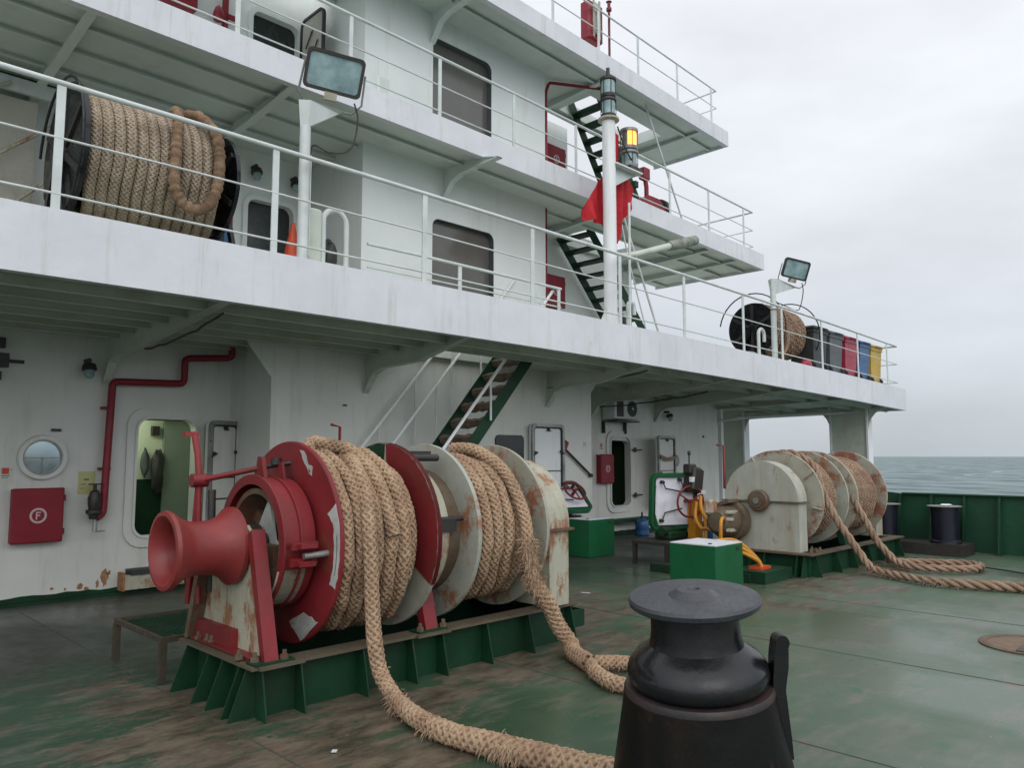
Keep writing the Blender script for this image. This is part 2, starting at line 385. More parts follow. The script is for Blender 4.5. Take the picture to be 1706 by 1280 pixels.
# ================================================================== SETTING: deck, sea
def deck_material():
    m = bpy.data.materials.new('deck_paint'); m.use_nodes = True
    t = m.node_tree; N = t.nodes; K = t.links.new; p = N['Principled BSDF']
    tcn = N.new('ShaderNodeTexCoord')
    def nz_(s, d=5, st=None, off=0, ro=.62):
        mpn = N.new('ShaderNodeMapping'); K(tcn.outputs['Object'], mpn.inputs[0]); mpn.inputs['Location'].default_value = (off, off, 0)
        if st: mpn.inputs['Scale'].default_value = st
        n = N.new('ShaderNodeTexNoise'); n.inputs['Scale'].default_value = s; n.inputs['Detail'].default_value = d
        n.inputs['Roughness'].default_value = ro; K(mpn.outputs[0], n.inputs['Vector']); return n.outputs[0]
    def mr_(v, lo, hi, a=0, b_=1):
        r = N.new('ShaderNodeMapRange'); K(v, r.inputs[0]); r.inputs['From Min'].default_value = lo; r.inputs['From Max'].default_value = hi
        r.inputs['To Min'].default_value = a; r.inputs['To Max'].default_value = b_; return r.outputs[0]
    def mx_(f, x, y):
        q = N.new('ShaderNodeMix'); q.data_type = 'RGBA'; K(f, q.inputs[0])
        for i, v in ((6, x), (7, y)):
            if isinstance(v, tuple): q.inputs[i].default_value = (*v, 1)
            else: K(v, q.inputs[i])
        return q.outputs[2]
    def ma(op, a, b_, clamp=False):
        q = N.new('ShaderNodeMath'); q.operation = op; q.use_clamp = clamp
        for i, v in enumerate((a, b_)):
            if isinstance(v, (int, float)): q.inputs[i].default_value = v
            else: K(v, q.inputs[i])
        return q.outputs[0]
    geo = N.new('ShaderNodeNewGeometry'); sx = N.new('ShaderNodeSeparateXYZ'); K(geo.outputs['Position'], sx.inputs[0])
    X, Y = sx.outputs[0], sx.outputs[1]
    # worn dirt gathers round the winch seatings (|x-cx|<w and |y-5.3|<h), a stain with its own ragged outline
    def near(cx, w, cy, h, soft=1.3):
        dx = ma('MAXIMUM', ma('SUBTRACT', ma('ABSOLUTE', ma('SUBTRACT', X, cx), 0), w), 0)
        dy = ma('MAXIMUM', ma('SUBTRACT', ma('ABSOLUTE', ma('SUBTRACT', Y, cy), 0), h), 0)
        d = ma('SQRT', ma('ADD', ma('MULTIPLY', dx, dx), ma('MULTIPLY', dy, dy)), 0)
        return mr_(d, 0, soft, 1, 0)
    nb = ma('ADD', ma('MULTIPLY', nz_(1.1, 8, (1.0, 1.6, 1), 0, .74), .62), ma('MULTIPLY', nz_(5.5, 9, (.45, 1.5, 1), 61, .78), .38))
    prox = ma('MAXIMUM', near(3.9, 1.9, 5.2, .7), near(12, 2.0, 5.3, .9, 1.0))
    prox = ma('MAXIMUM', prox, near(2.4, .5, 4.4, .9, .8))
    prox = ma('MAXIMUM', prox, ma('MULTIPLY', near(6.6, 1.0, 5.6, .9, 1.4), .85))
    prox = ma('MAXIMUM', prox, ma('MULTIPLY', near(9.6, 1.2, 4.2, .3, .9), .75))
    dirtf = mr_(ma('ADD', nb, ma('MULTIPLY', prox, .15)), .60, .632)
    greyed = mr_(ma('ADD', ma('ADD', X, ma('MULTIPLY', Y, -.35)), ma('MULTIPLY', nz_(.6, 6, None, 44, .7), 5.0)), 3.6, 7.6)   # deck colour turns paler and greyer towards the ship's side
    g1 = mx_(mr_(nz_(.7, 5, None, 3), .35, .65), (.018, .047, .024), (.030, .066, .036))
    g2 = mx_(mr_(nz_(.9, 5, None, 3), .35, .65), (.042, .088, .046), (.078, .104, .070))
    g = mx_(greyed, g1, g2)
    g = mx_(mr_(nz_(2.6, 6, (.5, 1.6, 1), 8, .7), .50, .66, 0, .7), g, (.128, .120, .094))          # chalky worn film
    g = mx_(mr_(nz_(4.0, 6, None, 21, .7), .60, .64, 0, .75), g, (.016, .090, .038))        # fresher green touch-up
    brown = mx_(mr_(nz_(4, 8, (.6, 1.5, 1), 13, .78), .40, .60), (.150, .115, .082), (.050, .040, .028))
    c = mx_(ma('MULTIPLY', dirtf, .92), g, brown)
    sm_ = ma('ABSOLUTE', ma('SUBTRACT', ma('PINGPONG', ma('SUBTRACT', X, 2.30), 1.1475), 0), 0)
    seamr = ma('MULTIPLY', mr_(sm_, .0, .13, 1, 0), mr_(nz_(2.2, 7, (1, 1.8, 1), 71, .75), .52, .62))          # rust creeping out of the weld seams
    c = mx_(ma('MULTIPLY', seamr, .8), c, mx_(mr_(nz_(20, 4), .4, .6), (.12, .055, .03), (.07, .04, .028)))
    scuff = mr_(nz_(3.0, 8, (.22, 3.2, 1), 83, .72), .66, .70)
    c = mx_(ma('MULTIPLY', scuff, .55), c, (.17, .165, .14))
    walk = mr_(ma('ADD', Y, ma('MULTIPLY', nz_(1.5, 5, None, 31), 1.6)), 7.1, 8.2)          # dirty non-slip strip along the house, overhang shade mixed into its colour
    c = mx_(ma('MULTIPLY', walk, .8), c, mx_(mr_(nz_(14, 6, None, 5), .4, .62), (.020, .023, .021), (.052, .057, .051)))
    speck = mr_(nz_(26, 2, (1, 2.2, 1), 40), .735, .75)
    c = mx_(ma('MULTIPLY', speck, .75), c, (.42, .44, .40))
    K(c, p.inputs['Base Color'])
    wet = mr_(nz_(.45, 4, (1, .6, 1), 55), .36, .58)
    K(mx_(wet, (.62, .62, .62), (.24, .24, .24)), p.inputs['Roughness'])
    bp = N.new('ShaderNodeBump'); bp.inputs['Strength'].default_value = .35; bp.inputs['Distance'].default_value = .01
    K(ma('ADD', nz_(3, 3), ma('MULTIPLY', nz_(45, 4), .35)), bp.inputs['Height']); K(bp.outputs[0], p.inputs['Normal'])
    return m
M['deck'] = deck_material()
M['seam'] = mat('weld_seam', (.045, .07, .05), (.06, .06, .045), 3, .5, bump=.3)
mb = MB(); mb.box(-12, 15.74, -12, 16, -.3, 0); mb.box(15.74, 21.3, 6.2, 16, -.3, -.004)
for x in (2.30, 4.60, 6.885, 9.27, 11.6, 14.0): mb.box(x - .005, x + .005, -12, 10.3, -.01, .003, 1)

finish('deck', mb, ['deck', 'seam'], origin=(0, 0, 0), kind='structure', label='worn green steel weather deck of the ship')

def sea_material():
    m = bpy.data.materials.new('sea_water'); m.use_nodes = True
    t = m.node_tree; N = t.nodes; K = t.links.new; p = N['Principled BSDF']
    geo = N.new('ShaderNodeTexCoord')
    def nz_(s, st, d=4, off=0):
        mpn = N.new('ShaderNodeMapping'); K(geo.outputs['Object'], mpn.inputs[0]); mpn.inputs['Scale'].default_value = st; mpn.inputs['Location'].default_value = (off, off, 0)
        mpn.inputs['Rotation'].default_value = (0, 0, R(-40))
        n = N.new('ShaderNodeTexNoise'); n.inputs['Scale'].default_value = s; n.inputs['Detail'].default_value = d; n.inputs['Roughness'].default_value = .6
        K(mpn.outputs[0], n.inputs['Vector']); return n.outputs[0]
    def mr_(v, lo, hi, a=0, b_=1):
        r = N.new('ShaderNodeMapRange'); K(v, r.inputs[0]); r.inputs['From Min'].default_value = lo; r.inputs['From Max'].default_value = hi
        r.inputs['To Min'].default_value = a; r.inputs['To Max'].default_value = b_; return r.outputs[0]
    mx = N.new('ShaderNodeMix'); mx.data_type = 'RGBA'
    K(mr_(nz_(.085, (1, .8, 1), 8), .36, .64), mx.inputs[0]); mx.inputs[6].default_value = (.05, .082, .088, 1); mx.inputs[7].default_value = (.21, .28, .285, 1)
    cap = mr_(nz_(.07, (1, .8, 1), 8, 200), .645, .665)
    m2 = N.new('ShaderNodeMix'); m2.data_type = 'RGBA'; K(cap, m2.inputs[0]); K(mx.outputs[2], m2.inputs[6]); m2.inputs[7].default_value = (.8, .82, .82, 1)
    K(m2.outputs[2], p.inputs['Base Color']); p.inputs['Roughness'].default_value = .5; p.inputs['IOR'].default_value = 1.33
    bp = N.new('ShaderNodeBump'); bp.inputs['Strength'].default_value = 1.0; bp.inputs['Distance'].default_value = 2.6
    K(nz_(.12, (1, .5, 1), 7, 50), bp.inputs['Height']); K(bp.outputs[0], p.inputs['Normal'])
    return m
M['sea'] = sea_material()
mb = MB(); mb.add([(-30000, -30000, 0), (30000, -30000, 0), (30000, 30000, 0), (-30000, 30000, 0)], [(0, 1, 2, 3)])
o = finish('sea', mb, 'sea', origin=(0, 0, 0), kind='structure'); o.location = (0, 0, -4.2)

# ================================================================== SUPERSTRUCTURE
S = thing('ship_superstructure', 'white multi-deck ship superstructure with three stepped balcony decks above the working deck', 'superstructure', (6, 10.38, 0))
# --- lower walls
mb = MB()
wall_xz(mb, 10.38, 10.5, -5, 4.82, 0, 3.25, [(3.58, 4.34, .68, 2.2, .16)])
mb.box(4.82, 11.33, 9.22, 9.34, 0, 3.25, 0, 6)
mb.box(4.82, 4.94, 9.34, 10.5, 0, 3.25); mb.box(11.21, 11.33, 9.34, 10.38, 0, 3.25)
wall_xz(mb, 10.38, 10.5, 11.21, 17.9, 0, 3.25, [(13.35, 14.07, .62, 2.13, .14)])
mb.box(17.78, 17.9, 10.5, 15.5, 0, 3.25)
part('lower_wall', mb, 'wall', S, camber=CA)
# painted dark coaming with a ragged top edge
mb = MB()
def coam(x0, x1, y, h):
    n = max(2, int((x1 - x0) / .12)); r2 = random.Random(int(x0 * 10 + 3))
    top = [(x0 + (x1 - x0) * i / n, h + r2.uniform(-.012, .014)) for i in range(n + 1)]
    mb.prism([(x0, 0)] + [(x1, 0)] + top[::-1], 'xz', y - .003, y + .02)
coam(-5, 4.82, 10.38, .085); coam(4.82, 11.33, 9.22, .09); coam(11.33, 17.9, 10.38, .09)
mb.box(-5, 4.8, 10.30, 10.377, 0, .03); mb.box(11.34, 17.9, 10.30, 10.377, 0, .03)
part('wall_base_band', mb, 'green', S)
for x, z, w, h in ((3.02, .14, .045, .09), (3.09, .11, .035, .045), (3.29, .21, .05, .20), (3.21, .15, .022, .10), (2.86, .13, .018, .04), (2.72, .15, .03, .03), (3.34, .27, .03, .05), (12.4, .15, .03, .08)):
    pts = [(x + w * math.cos(R(a)) * rnd.uniform(.5, 1.1), z + h * .6 * math.sin(R(a)) * rnd.uniform(.5, 1.1)) for a in range(0, 360, 24)]
    mb = MB(); mb.prism(pts, 'xz', 10.377, 10.385); part('rust_patch', mb, 'ruststain', S)
# --- balcony decks (plate, fascia, stiffeners, transverse webs)
def balcony(x0, x1, y0, y1, zb, zt, camb, hole, webs, stiff, um, fas, wally, kneed, label, endw):
    mb = MB(); z0 = zb + .07; sh = .10 if zb < 4 else .055
    hx0, hx1, hy0, hy1 = hole
    a, b = y0 + .03, y1
    mb.box(x0, hx0, a, b, z0, zt - .02, 0, int(hx0 - x0)); mb.box(hx0, hx1, a, hy0, z0, zt - .02, 0, 2)
    mb.box(hx0, hx1, hy1, b, z0, zt - .02, 0, 2); mb.box(hx1, x1 - .03, a, b, z0, zt - .02, 0, max(1, int(x1 - hx1)))
    d = part('balcony_deck', mb, um, S, label, camber=camb)
    f = MB(); f.box(x0, x1, y0, y0 + .03, zb, zt, 0, int(x1 - x0)); f.box(x1 - .03, x1, y0 + .03, b, zb, zt, 0)
    f.box(x0, x1 - .03, y0 + .03, y0 + .10, zb, zb + .012, 0, int(x1 - x0))
    fa = part('fascia', f, fas, d, camber=camb)
    for xs in (2.92, 8.75, 14.3):
        if x0 < xs < x1:
            f = MB(); f.box(xs - .006, xs + .006, y0 - .003, y0 + .001, zb + .004, zt - .004); part('weld_bead', f, 'rail', fa, camber=camb)
    for y in stiff:
        w = MB(); xe = hx0 if hy0 - .05 < y < hy1 + .05 else x1 - .05; nx_ = int(x1 - x0); sec = [(y, z0), (y, z0 - sh + .012), (y - .03, z0 - sh + .012), (y - .03, z0 - sh), (y + .012, z0 - sh), (y + .012, z0)]
        vs = [(x0 + (xe - x0) * i / nx_, a_, b_) for i in range(nx_ + 1) for a_, b_ in sec]
        w.add(vs, [(i * 6 + j, i * 6 + (j + 1) % 6, i * 6 + 6 + (j + 1) % 6, i * 6 + 6 + j) for i in range(nx_) for j in range(6)])
        part('deck_stiffener', w, um, d, camber=camb)
    for xw, yw, dep, kn in webs:
        w = MB(); pts = [(y0 + .04, z0), (y0 + .04, z0 - .05)]
        if kn: pts += [(yw - 1.25, z0 - dep), (yw - .42, z0 - dep - .03), (yw - .22, z0 - dep - .10), (yw - .06, z0 - dep - .30), (yw, z0 - dep - .36), (yw, z0)]
        else: pts += [(yw, z0 - dep), (yw, z0)]
        w.prism(pts, 'yz', xw - .008, xw + .008)
        q = [p for p in pts[1:-1]]
        for i in range(len(q) - 1):
            (ya, za), (yb, zb_) = q[i], q[i + 1]
            w.add([(xw - .05, ya, za), (xw + .05, ya, za), (xw + .05, yb, zb_), (xw - .05, yb, zb_), (xw - .05, ya, za - .012), (xw + .05, ya, za - .012), (xw + .05, yb, zb_ - .012), (xw - .05, yb, zb_ - .012)],
                  [(0, 1, 2, 3), (4, 7, 6, 5), (0, 4, 5, 1), (2, 6, 7, 3), (1, 5, 6, 2), (3, 7, 4, 0)])
        part('deck_beam', w, um, d, camber=camb)
    return d
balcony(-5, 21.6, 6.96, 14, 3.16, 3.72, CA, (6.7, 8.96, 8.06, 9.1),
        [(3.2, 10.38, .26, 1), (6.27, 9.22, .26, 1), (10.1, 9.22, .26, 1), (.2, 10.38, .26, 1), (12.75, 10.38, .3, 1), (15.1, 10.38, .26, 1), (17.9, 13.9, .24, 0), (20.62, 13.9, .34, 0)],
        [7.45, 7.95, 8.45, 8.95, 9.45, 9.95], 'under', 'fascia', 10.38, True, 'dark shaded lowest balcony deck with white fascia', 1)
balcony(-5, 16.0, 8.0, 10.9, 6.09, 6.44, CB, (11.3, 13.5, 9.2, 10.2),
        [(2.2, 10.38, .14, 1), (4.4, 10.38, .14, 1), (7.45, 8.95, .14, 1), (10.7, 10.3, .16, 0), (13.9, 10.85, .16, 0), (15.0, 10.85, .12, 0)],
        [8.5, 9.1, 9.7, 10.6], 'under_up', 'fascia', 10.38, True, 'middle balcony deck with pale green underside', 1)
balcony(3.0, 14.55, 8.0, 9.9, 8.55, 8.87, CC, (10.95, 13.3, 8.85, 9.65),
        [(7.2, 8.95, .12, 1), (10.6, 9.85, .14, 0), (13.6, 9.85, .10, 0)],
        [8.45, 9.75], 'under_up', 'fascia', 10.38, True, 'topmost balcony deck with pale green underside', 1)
# --- upper walls
mb = MB()
wall_xz(mb, 10.38, 10.46, -5, 5.97, 3.7, 6.16, [(4.96, 5.68, 4.05, 5.42, .12)])
wall_xz(mb, 10.38, 10.46, -5, 5.97, 6.42, 8.95, [(4.95, 5.69, 6.85, 8.28, .12)])
mb.box(5.97, 6.05, 8.95, 10.46, 3.7, 6.14); mb.box(5.97, 6.05, 8.95, 10.46, 6.42, 8.9)
wall_xz(mb, 8.95, 9.03, 6.05, 9.78, 3.7, 6.14, [(7.24, 8.53, 4.12, 5.33, .13)])
wall_xz(mb, 8.95, 9.03, 6.05, 9.78, 6.42, 8.72, [(7.22, 8.47, 6.78, 8.22, .13)])
mb.box(9.70, 9.78, 9.03, 10.3, 3.7, 6.10); mb.box(9.70, 9.78, 9.03, 10.3, 6.42, 8.62)
mb.box(9.70, 14.15, 10.3, 10.38, 3.7, 6.08); mb.box(9.70, 11.95, 10.3, 10.38, 6.42, 8.6)
mb.box(6.0, 14.15, 12.6, 12.7, 3.7, 6.05); mb.box(6.0, 11.95, 12.6, 12.7, 6.3, 8.6)
mb.box(14.07, 14.15, 10.38, 12.6, 3.7, 6.0); mb.box(11.87, 11.95, 10.38, 12.6, 6.3, 8.6)
part('upper_wall', mb, 'house', S)
for (xa, xb, za, zb_) in ((7.24, 8.53, 4.12, 5.33), (7.22, 8.47, 6.78, 8.22)):
    w = MB(); ring(w, rr((xa + xb) / 2, (za + zb_) / 2, xb - xa + .012, zb_ - za + .012, .13), rr((xa + xb) / 2, (za + zb_) / 2, xb - xa - .012, zb_ - za - .012, .124), 'xz', 8.955, 9.05)
    fr = part('window', w, 'bingrey', S)
    w = MB(); w.box(xa - .02, xb + .02, 9.06, 9.07, za - .02, zb_ + .02)
    part('pane', w, 'glass', fr)
for (xa, xb, za, zb_) in ((4.96, 5.68, 4.05, 5.42), (4.95, 5.69, 6.85, 8.28)):
    w = MB(); ring(w, rr((xa + xb) / 2, (za + zb_) / 2, xb - xa + .14, zb_ - za + .14, .18), rr((xa + xb) / 2, (za + zb_) / 2, xb - xa, zb_ - za, .12), 'xz', 10.33, 10.379)
    fr = part('doorway', w, 'house', S)
    w = MB(); w.box(xa - .05, xb + .05, 10.47, 10.50, za - .05, zb_ + .05); part('dark_interior', w, 'blackhole', fr)
# open door leaf standing out from the upper doorway
w = MB(); w.prism(rr(9.98, 7.66, .62, 1.4, .1), 'yz', 5.72, 5.76); dl = part('open_door', w, 'canvas', S, 'open weathertight door leaf with dark rubber rim')
w = MB(); ring(w, rr(9.98, 7.66, .66, 1.44, .12), rr(9.98, 7.66, .58, 1.36, .09), 'yz', 5.70, 5.745); part('door_gasket', w, 'rubber', dl)
w = MB(); w.tube([(5.70, 9.8, 7.9), (5.68, 9.95, 7.55)], .012); w.tube([(5.70, 9.95, 8.1), (5.68, 10.1, 7.85)], .012); part('door_handle', w, 'rubber', dl)
# --- lower doorways
def doorway(xa, xb, za, zb_, y, mt='wall'):
    w = MB(); c = ((xa + xb) / 2, (za + zb_) / 2)
    ring(w, rr(*c, xb - xa + .22, zb_ - za + .26, .24), rr(*c, xb - xa + .004, zb_ - za + .004, .16), 'xz', y - .035, y - .001)
    fr = part('doorway', w, mt, S)
    w = MB(); ring(w, rr(*c, xb - xa + .03, zb_ - za + .03, .17), rr(*c, xb - xa - .03, zb_ - za - .03, .145), 'xz', y - .06, y + .1)
    part('door_coaming', w, mt, fr)
    return fr
dA = doorway(3.58, 4.34, .68, 2.2, 10.38)
# cabin passage seen through the open door
w = MB(); w.box(3.3, 3.34, 10.52, 12.2, 0.3, 2.6, 0); w.box(3.34, 5.55, 12.2, 12.24, .3, 2.6, 0); w.box(5.55, 5.59, 10.52, 12.2, .3, 2.6, 0)
w.box(3.34, 5.55, 10.52, 12.2, 2.56, 2.6, 0); w.box(3.34, 5.55, 10.52, 12.2, .3, .34, 1); w.box(4.83, 5.55, 10.505, 10.52, .3, 2.6, 0)
w.box(4.60, 5.35, 12.13, 12.196, .5, 2.5, 2); w.box(3.345, 5.54, 12.15, 12.195, .34, 1.36, 3)
part('cabin_passage', w, ['roomgreen', 'roomdark', 'roomdoor', 'green'], S)
w = MB(); lump(w, (4.50, 12.08, 1.46), (.10, .05, .30), 0, seed=31); part('hung_coat', w, 'rubber', S)
w = MB(); lump(w, (4.32, 12.1, 1.60), (.06, .05, .20), 0, seed=33); part('hung_coat', w, 'bingrey', S)
w = MB(); w.box(4.42, 4.52, 12.1, 12.19, 2.02, 2.16); part('passage_fitting', w, 'dark', S)
w = MB(); w.box(4.25, 5.0, 12.0, 12.03, 2.24, 2.27); part('curtain_rail', w, 'dark', S)
w = MB(); w.obox((4.98, 12.11, 1.30), (.03, .05, .14)); part('door_handle', w, 'steel', S)
w = MB(); lump(w, (5.22, 12.08, 1.5), (.1, .05, .22), 0, seed=35); part('hung_coat', w, 'dark', S)
lamp = bpy.data.lights.new('passage_lamp', 'POINT'); lamp.energy = 15; lamp.color = (.95, 1, .84); lamp.shadow_soft_size = .12
lo = bpy.data.objects.new('passage_lamp', lamp); COL.objects.link(lo); lo.location = (3.75, 11.6, 2.36)
w = MB(); w.box(3.5, 3.74, 11.2, 11.44, 2.47, 2.555); part('ceiling_lamp', w, 'roomlamp', S)
dB = doorway(13.35, 14.07, .62, 2.13, 10.38)
w = MB(); w.box(13.2, 13.24, 10.52, 12.2, .2, 2.6); w.box(13.24, 14.3, 12.2, 12.24, .2, 2.6); w.box(14.3, 14.34, 10.52, 12.2, .2, 2.6); w.box(13.24, 14.3, 10.52, 12.2, 2.56, 2.6); w.box(13.24, 14.3, 10.52, 12.2, .2, .24)
w.box(13.3, 13.8, 12.0, 12.19, 1.7, 1.78, 1)
part('cabin_passage', w, ['roomdark', 'dark'], S)
# --- door leaves
def leaf(c, w_, h_, ang, nm='open_door', lab=None, hoses=False, mt='wall', bar2=True):
    """door leaf hinged open; local x = width, z = height, faces -y"""
    Mx = Matrix.Translation(c) @ Matrix.Rotation(R(ang), 4, 'Z')
    w = MB(); w.prism(rr(0, 0, w_, h_, .09), 'xz', 0, .05); w.xf(Mx); d = part(nm, w, mt, S, lab)
    w = MB(); ring(w, rr(0, 0, w_ + .02, h_ + .02, .1), rr(0, 0, w_ - .09, h_ - .09, .06), 'xz', -.035, -.001); w.xf(Mx); part('door_rim', w, 'steel', d)
    w = MB(); ring(w, rr(0, 0, w_ - .095, h_ - .095, .06), rr(0, 0, w_ - .14, h_ - .14, .045), 'xz', -.02, -.001); w.xf(Mx); part('door_gasket', w, 'rubber', d)
    w = MB()
    for z in ((0, -.28) if bar2 else (0,)): w.box(-w_ / 2 + .05, w_ / 2 - .05, -.012, 0, z - .008, z + .008)
    w.xf(Mx); part('stiffening_bar', w, 'dark', d)
    for sx, z in ((-1, .32), (1, .34), (-1, -.38), (1, -.36), (0, h_ / 2 - .09)):
        w = MB(); x = sx * (w_ / 2 - .07)
        w.lathe([(-.05, 0), (-.05, .022), (0, .022)], (x, 0, z), 'y', 10); w.obox((x, -.045, z - .02), (.07 if sx == 0 else .1, .016, .022), Matrix.Rotation(R(25 * sx), 3, 'Y'))
        w.xf(Mx); part('door_dog', w, 'dark', d)
    if hoses:
        w = MB()
        for k in range(3): w.tube([(-w_ / 2 + .02, -.05 - .01 * k, .36 - .03 * k), (-.12, -.07, .29 - .03 * k), (.12, -.07, .29 - .03 * k), (w_ / 2 + .03, -.05, .35 - .02 * k)], .012, 6)
        w.xf(Mx); part('coiled_line', w, 'rope2', d)
    return d
leaf((4.62, 10.1, 1.42), .56, 1.5, 22, lab='open door leaf with rubber rim and dogs beside the lit doorway')
leaf((10.0, 9.12, 1.45), .82, 1.62, 0, 'closed_door', 'white door with steel rim right of the green stairs', mt='white', bar2=False)
leaf((14.98, 10.0, 1.38), .82, 1.56, 6, lab='open door leaf with a coiled line hung across it', hoses=True)
w = MB()
for z in (.85, 1.85): w.obox((14.25, 10.28, z), (.3, .05, .03)); w.lathe([(-.05, .03), (.05, .03)], (14.2, 10.3, z), 'z', 10)
part('door_hinge', w, 'dark', S)
# dark window/opening left of the white door, and a pale-green inner board below the stair
w = MB(); w.prism(rr(9.15, 1.72, .66, .68, .08), 'xz', 9.19, 9.217); part('dark_opening', w, 'blackhole', S)
# --- porthole
w = MB(); w.lathe([(-.07, .21), (-.07, .255), (-.0, .265)], (2.54, 10.38, 1.69), 'y', 40); w.lathe([(-.07, .21), (-.02, .20)], (2.54, 10.38, 1.69), 'y', 40)
ph = part('porthole', w, 'wall', S)
w = MB(); w.lathe([(-.022, 0), (-.022, .205)], (2.54, 10.38, 1.69), 'y', 40); part('pane', w, 'port', ph)
w = MB(); w.lathe([(-.045, .19), (-.045, .212), (-.02, .212), (-.02, .19), (-.045, .19)], (2.54, 10.38, 1.69), 'y', 40)
w.box(2.345, 2.735, 10.345, 10.355, 1.68, 1.69); w.box(2.535, 2.545, 10.345, 10.355, 1.5, 1.68); part('porthole_rim', w, 'grey', ph)
# --- small step / bracket at the foot of the wall left of the winch
w = MB(); w.box(3.46, 4.2, 10.2, 10.37, .06, .24, 0); w.box(3.53, 4.22, 10.17, 10.375, .24, .30, 1); w.box(3.44, 3.47, 10.19, 10.37, .05, .27, 2)
part('door_step', w, ['cream', 'rubber', 'ruststain'], S)
w = MB(); w.box(12.85, 14.6, 10.15, 10.375, .28, .36, 0); w.box(12.9, 12.96, 10.2, 10.37, .0, .28, 0); w.box(14.3, 14.42, 10.2, 10.37, 0, .30, 1)
part('door_step', w, ['green', 'wall'], S)
# --- wing pillars and pipe frame at the ship's side
for (ya, yb) in ((7.55, 8.5), (11.0, 12.3)):
    w = MB(); w.box(20.5, 20.53, ya + .05, yb, -.004, 3.0, 0); w.box(20.45, 20.75, ya, ya + .05, -.004, 3.0, 1); w.box(20.45, 20.75, yb, yb + .04, -.004, 3.0, 1)
    part('wing_pillar', w, ['under', 'white'], S)
    for y_, sg in ((ya, -1), (yb + .04, 1)):
        w = MB(); r_ = .55; pts = [(y_, 2.97), (y_ + sg * r_, 2.97)] + [(y_ + sg * (r_ - r_ * math.sin(R(a))), 2.97 - (r_ - r_ * math.cos(R(a))) - .02) for a in range(10, 91, 16)]
        w.prism(pts, 'yz', 20.5, 20.53); part('pillar_bracket', w, 'under', S)
w = MB(); w.tube([(17.97, 10.45, 0), (17.97, 10.45, 2.50), (17.99, 10.36, 2.62), (18.4, 10.0, 2.70), (20.4, 8.2, 2.84), (20.6, 7.6, 2.86)], .04, 10); part('overhead_pipe', w, 'rail', S)
w = MB(); w.box(18.3, 18.42, 10.5, 10.62, 0, 3.1); part('corner_post', w, 'white', S)
# gusset at corner of lower block, cable under deck
w = MB(); w.prism([(4.82, 3.24), (4.45, 3.24), (4.5, 3.12), (4.82, 2.72)], 'xz', 9.22, 9.235); part('corner_gusset', w, 'wall', S)
w = MB(); w.prism([(11.33, 3.2), (11.62, 3.2), (11.33, 2.9)], 'xz', 9.22, 9.235); part('corner_gusset', w, 'wall', S)
def sag(a, b, n=10, s=.05, j=.015):
    a, b = Vector(a), Vector(b); return [a.lerp(b, i / n) - Vector((0, 0, s * 4 * (i / n) * (1 - i / n) + rnd.uniform(-j, j))) for i in range(n + 1)]
for a_, b_ in (((3.24, 7.2, 3.08), (3.27, 9.3, 2.95)), ((10.1, 9.2, 2.95), (10.15, 7.1, 3.1)), ((12.7, 10.1, 2.8), (12.8, 7.6, 2.98))):
    w = MB(); w.tube(sag(a_, b_), .013, 6); part('hanging_cable', w, 'rubber', S, camber=CA)
# wall lamps of the superstructure
def wall_lamp(x, y, z, s=1):
    w = MB(); w.lathe([(0, 0), (0, .07), (.05, .085), (.07, .085), (.09, .05)], (x, y - .13, z - .02), (0, -.25, -1), 16)
    w.tube([(x, y, z + .03), (x, y - .13, z + .03)], .03)
    l = part('wall_lamp', w, 'dark', S)
    w = MB(); w.lathe([(.07, .06), (.14, .055), (.17, .035), (.185, 0)], (x, y - .13, z - .02), (0, -.25, -1), 16)
    part('lamp_globe', w, 'lampglass', l)
wall_lamp(2.96, 10.38, 2.84); wall_lamp(5.03, 10.38, 5.86); wall_lamp(5.66, 10.38, 5.84); wall_lamp(15.5, 10.38, 2.72); wall_lamp(6.9, 8.95, 7.9) if False else None
w = MB(); w.obox((2.02, 10.32, 2.8), (.22, .1, .16)); w.obox((2.02, 10.33, 3.0), (.14, .08, .12)); w.obox((2.02, 10.33, 2.62), (.1, .06, .1)); w.box(2.12, 2.3, 10.36, 10.375, 2.78, 2.82); part('junction_box', w, 'dark', S)
w = MB(); w.box(2.62, 2.72, 10.34, 10.375, 2.0, 2.03); w.box(5.9, 5.95, 9.19, 9.215, 2.4, 2.42); part('eye_bracket', w, 'dark', S)
w = MB(); w.lathe([(-.02, 0), (-.02, .03), (0, .03)], (17.2, 10.38, 2.2), 'y', 12); part('wall_socket', w, 'dark', S)

# ================================================================== RAILINGS
def railing(name, label, path, posts, zf, hs, group=None, rt=.025, rm=.011, pw=.03, returns=None, dark='rail'):
    """path: list of (x, y) corner points; posts: list of (x, y); zf(x): deck height; hs: rail heights, top first"""
    t = thing(name, label, 'railing', (posts[0][0], posts[0][1], zf(posts[0][0])), group)
    for i, h in enumerate(hs):
        w = MB(); pts = []
        for (xa, ya), (xb, yb) in zip(path, path[1:]):
            n = max(1, int(math.hypot(xb - xa, yb - ya) / 1.0))
            for k in range(n): u = k / n; pts.append((xa + (xb - xa) * u, ya + (yb - ya) * u))
        pts.append(path[-1])
        w.tube([(x, y, zf(x) + h + rnd.uniform(-.004, .004) * (i > 0)) for x, y in pts], rt if i == 0 else rm, 10 if i == 0 else 6)
        part('top_rail' if i == 0 else 'middle_rail', w, dark, t)
    for x, y in posts:
        w = MB(); w.box(x - pw, x + pw, y - .008, y + .008, zf(x) - .02, zf(x) + hs[0] - rt * .6)
        part('post', w, dark, t)
    return t
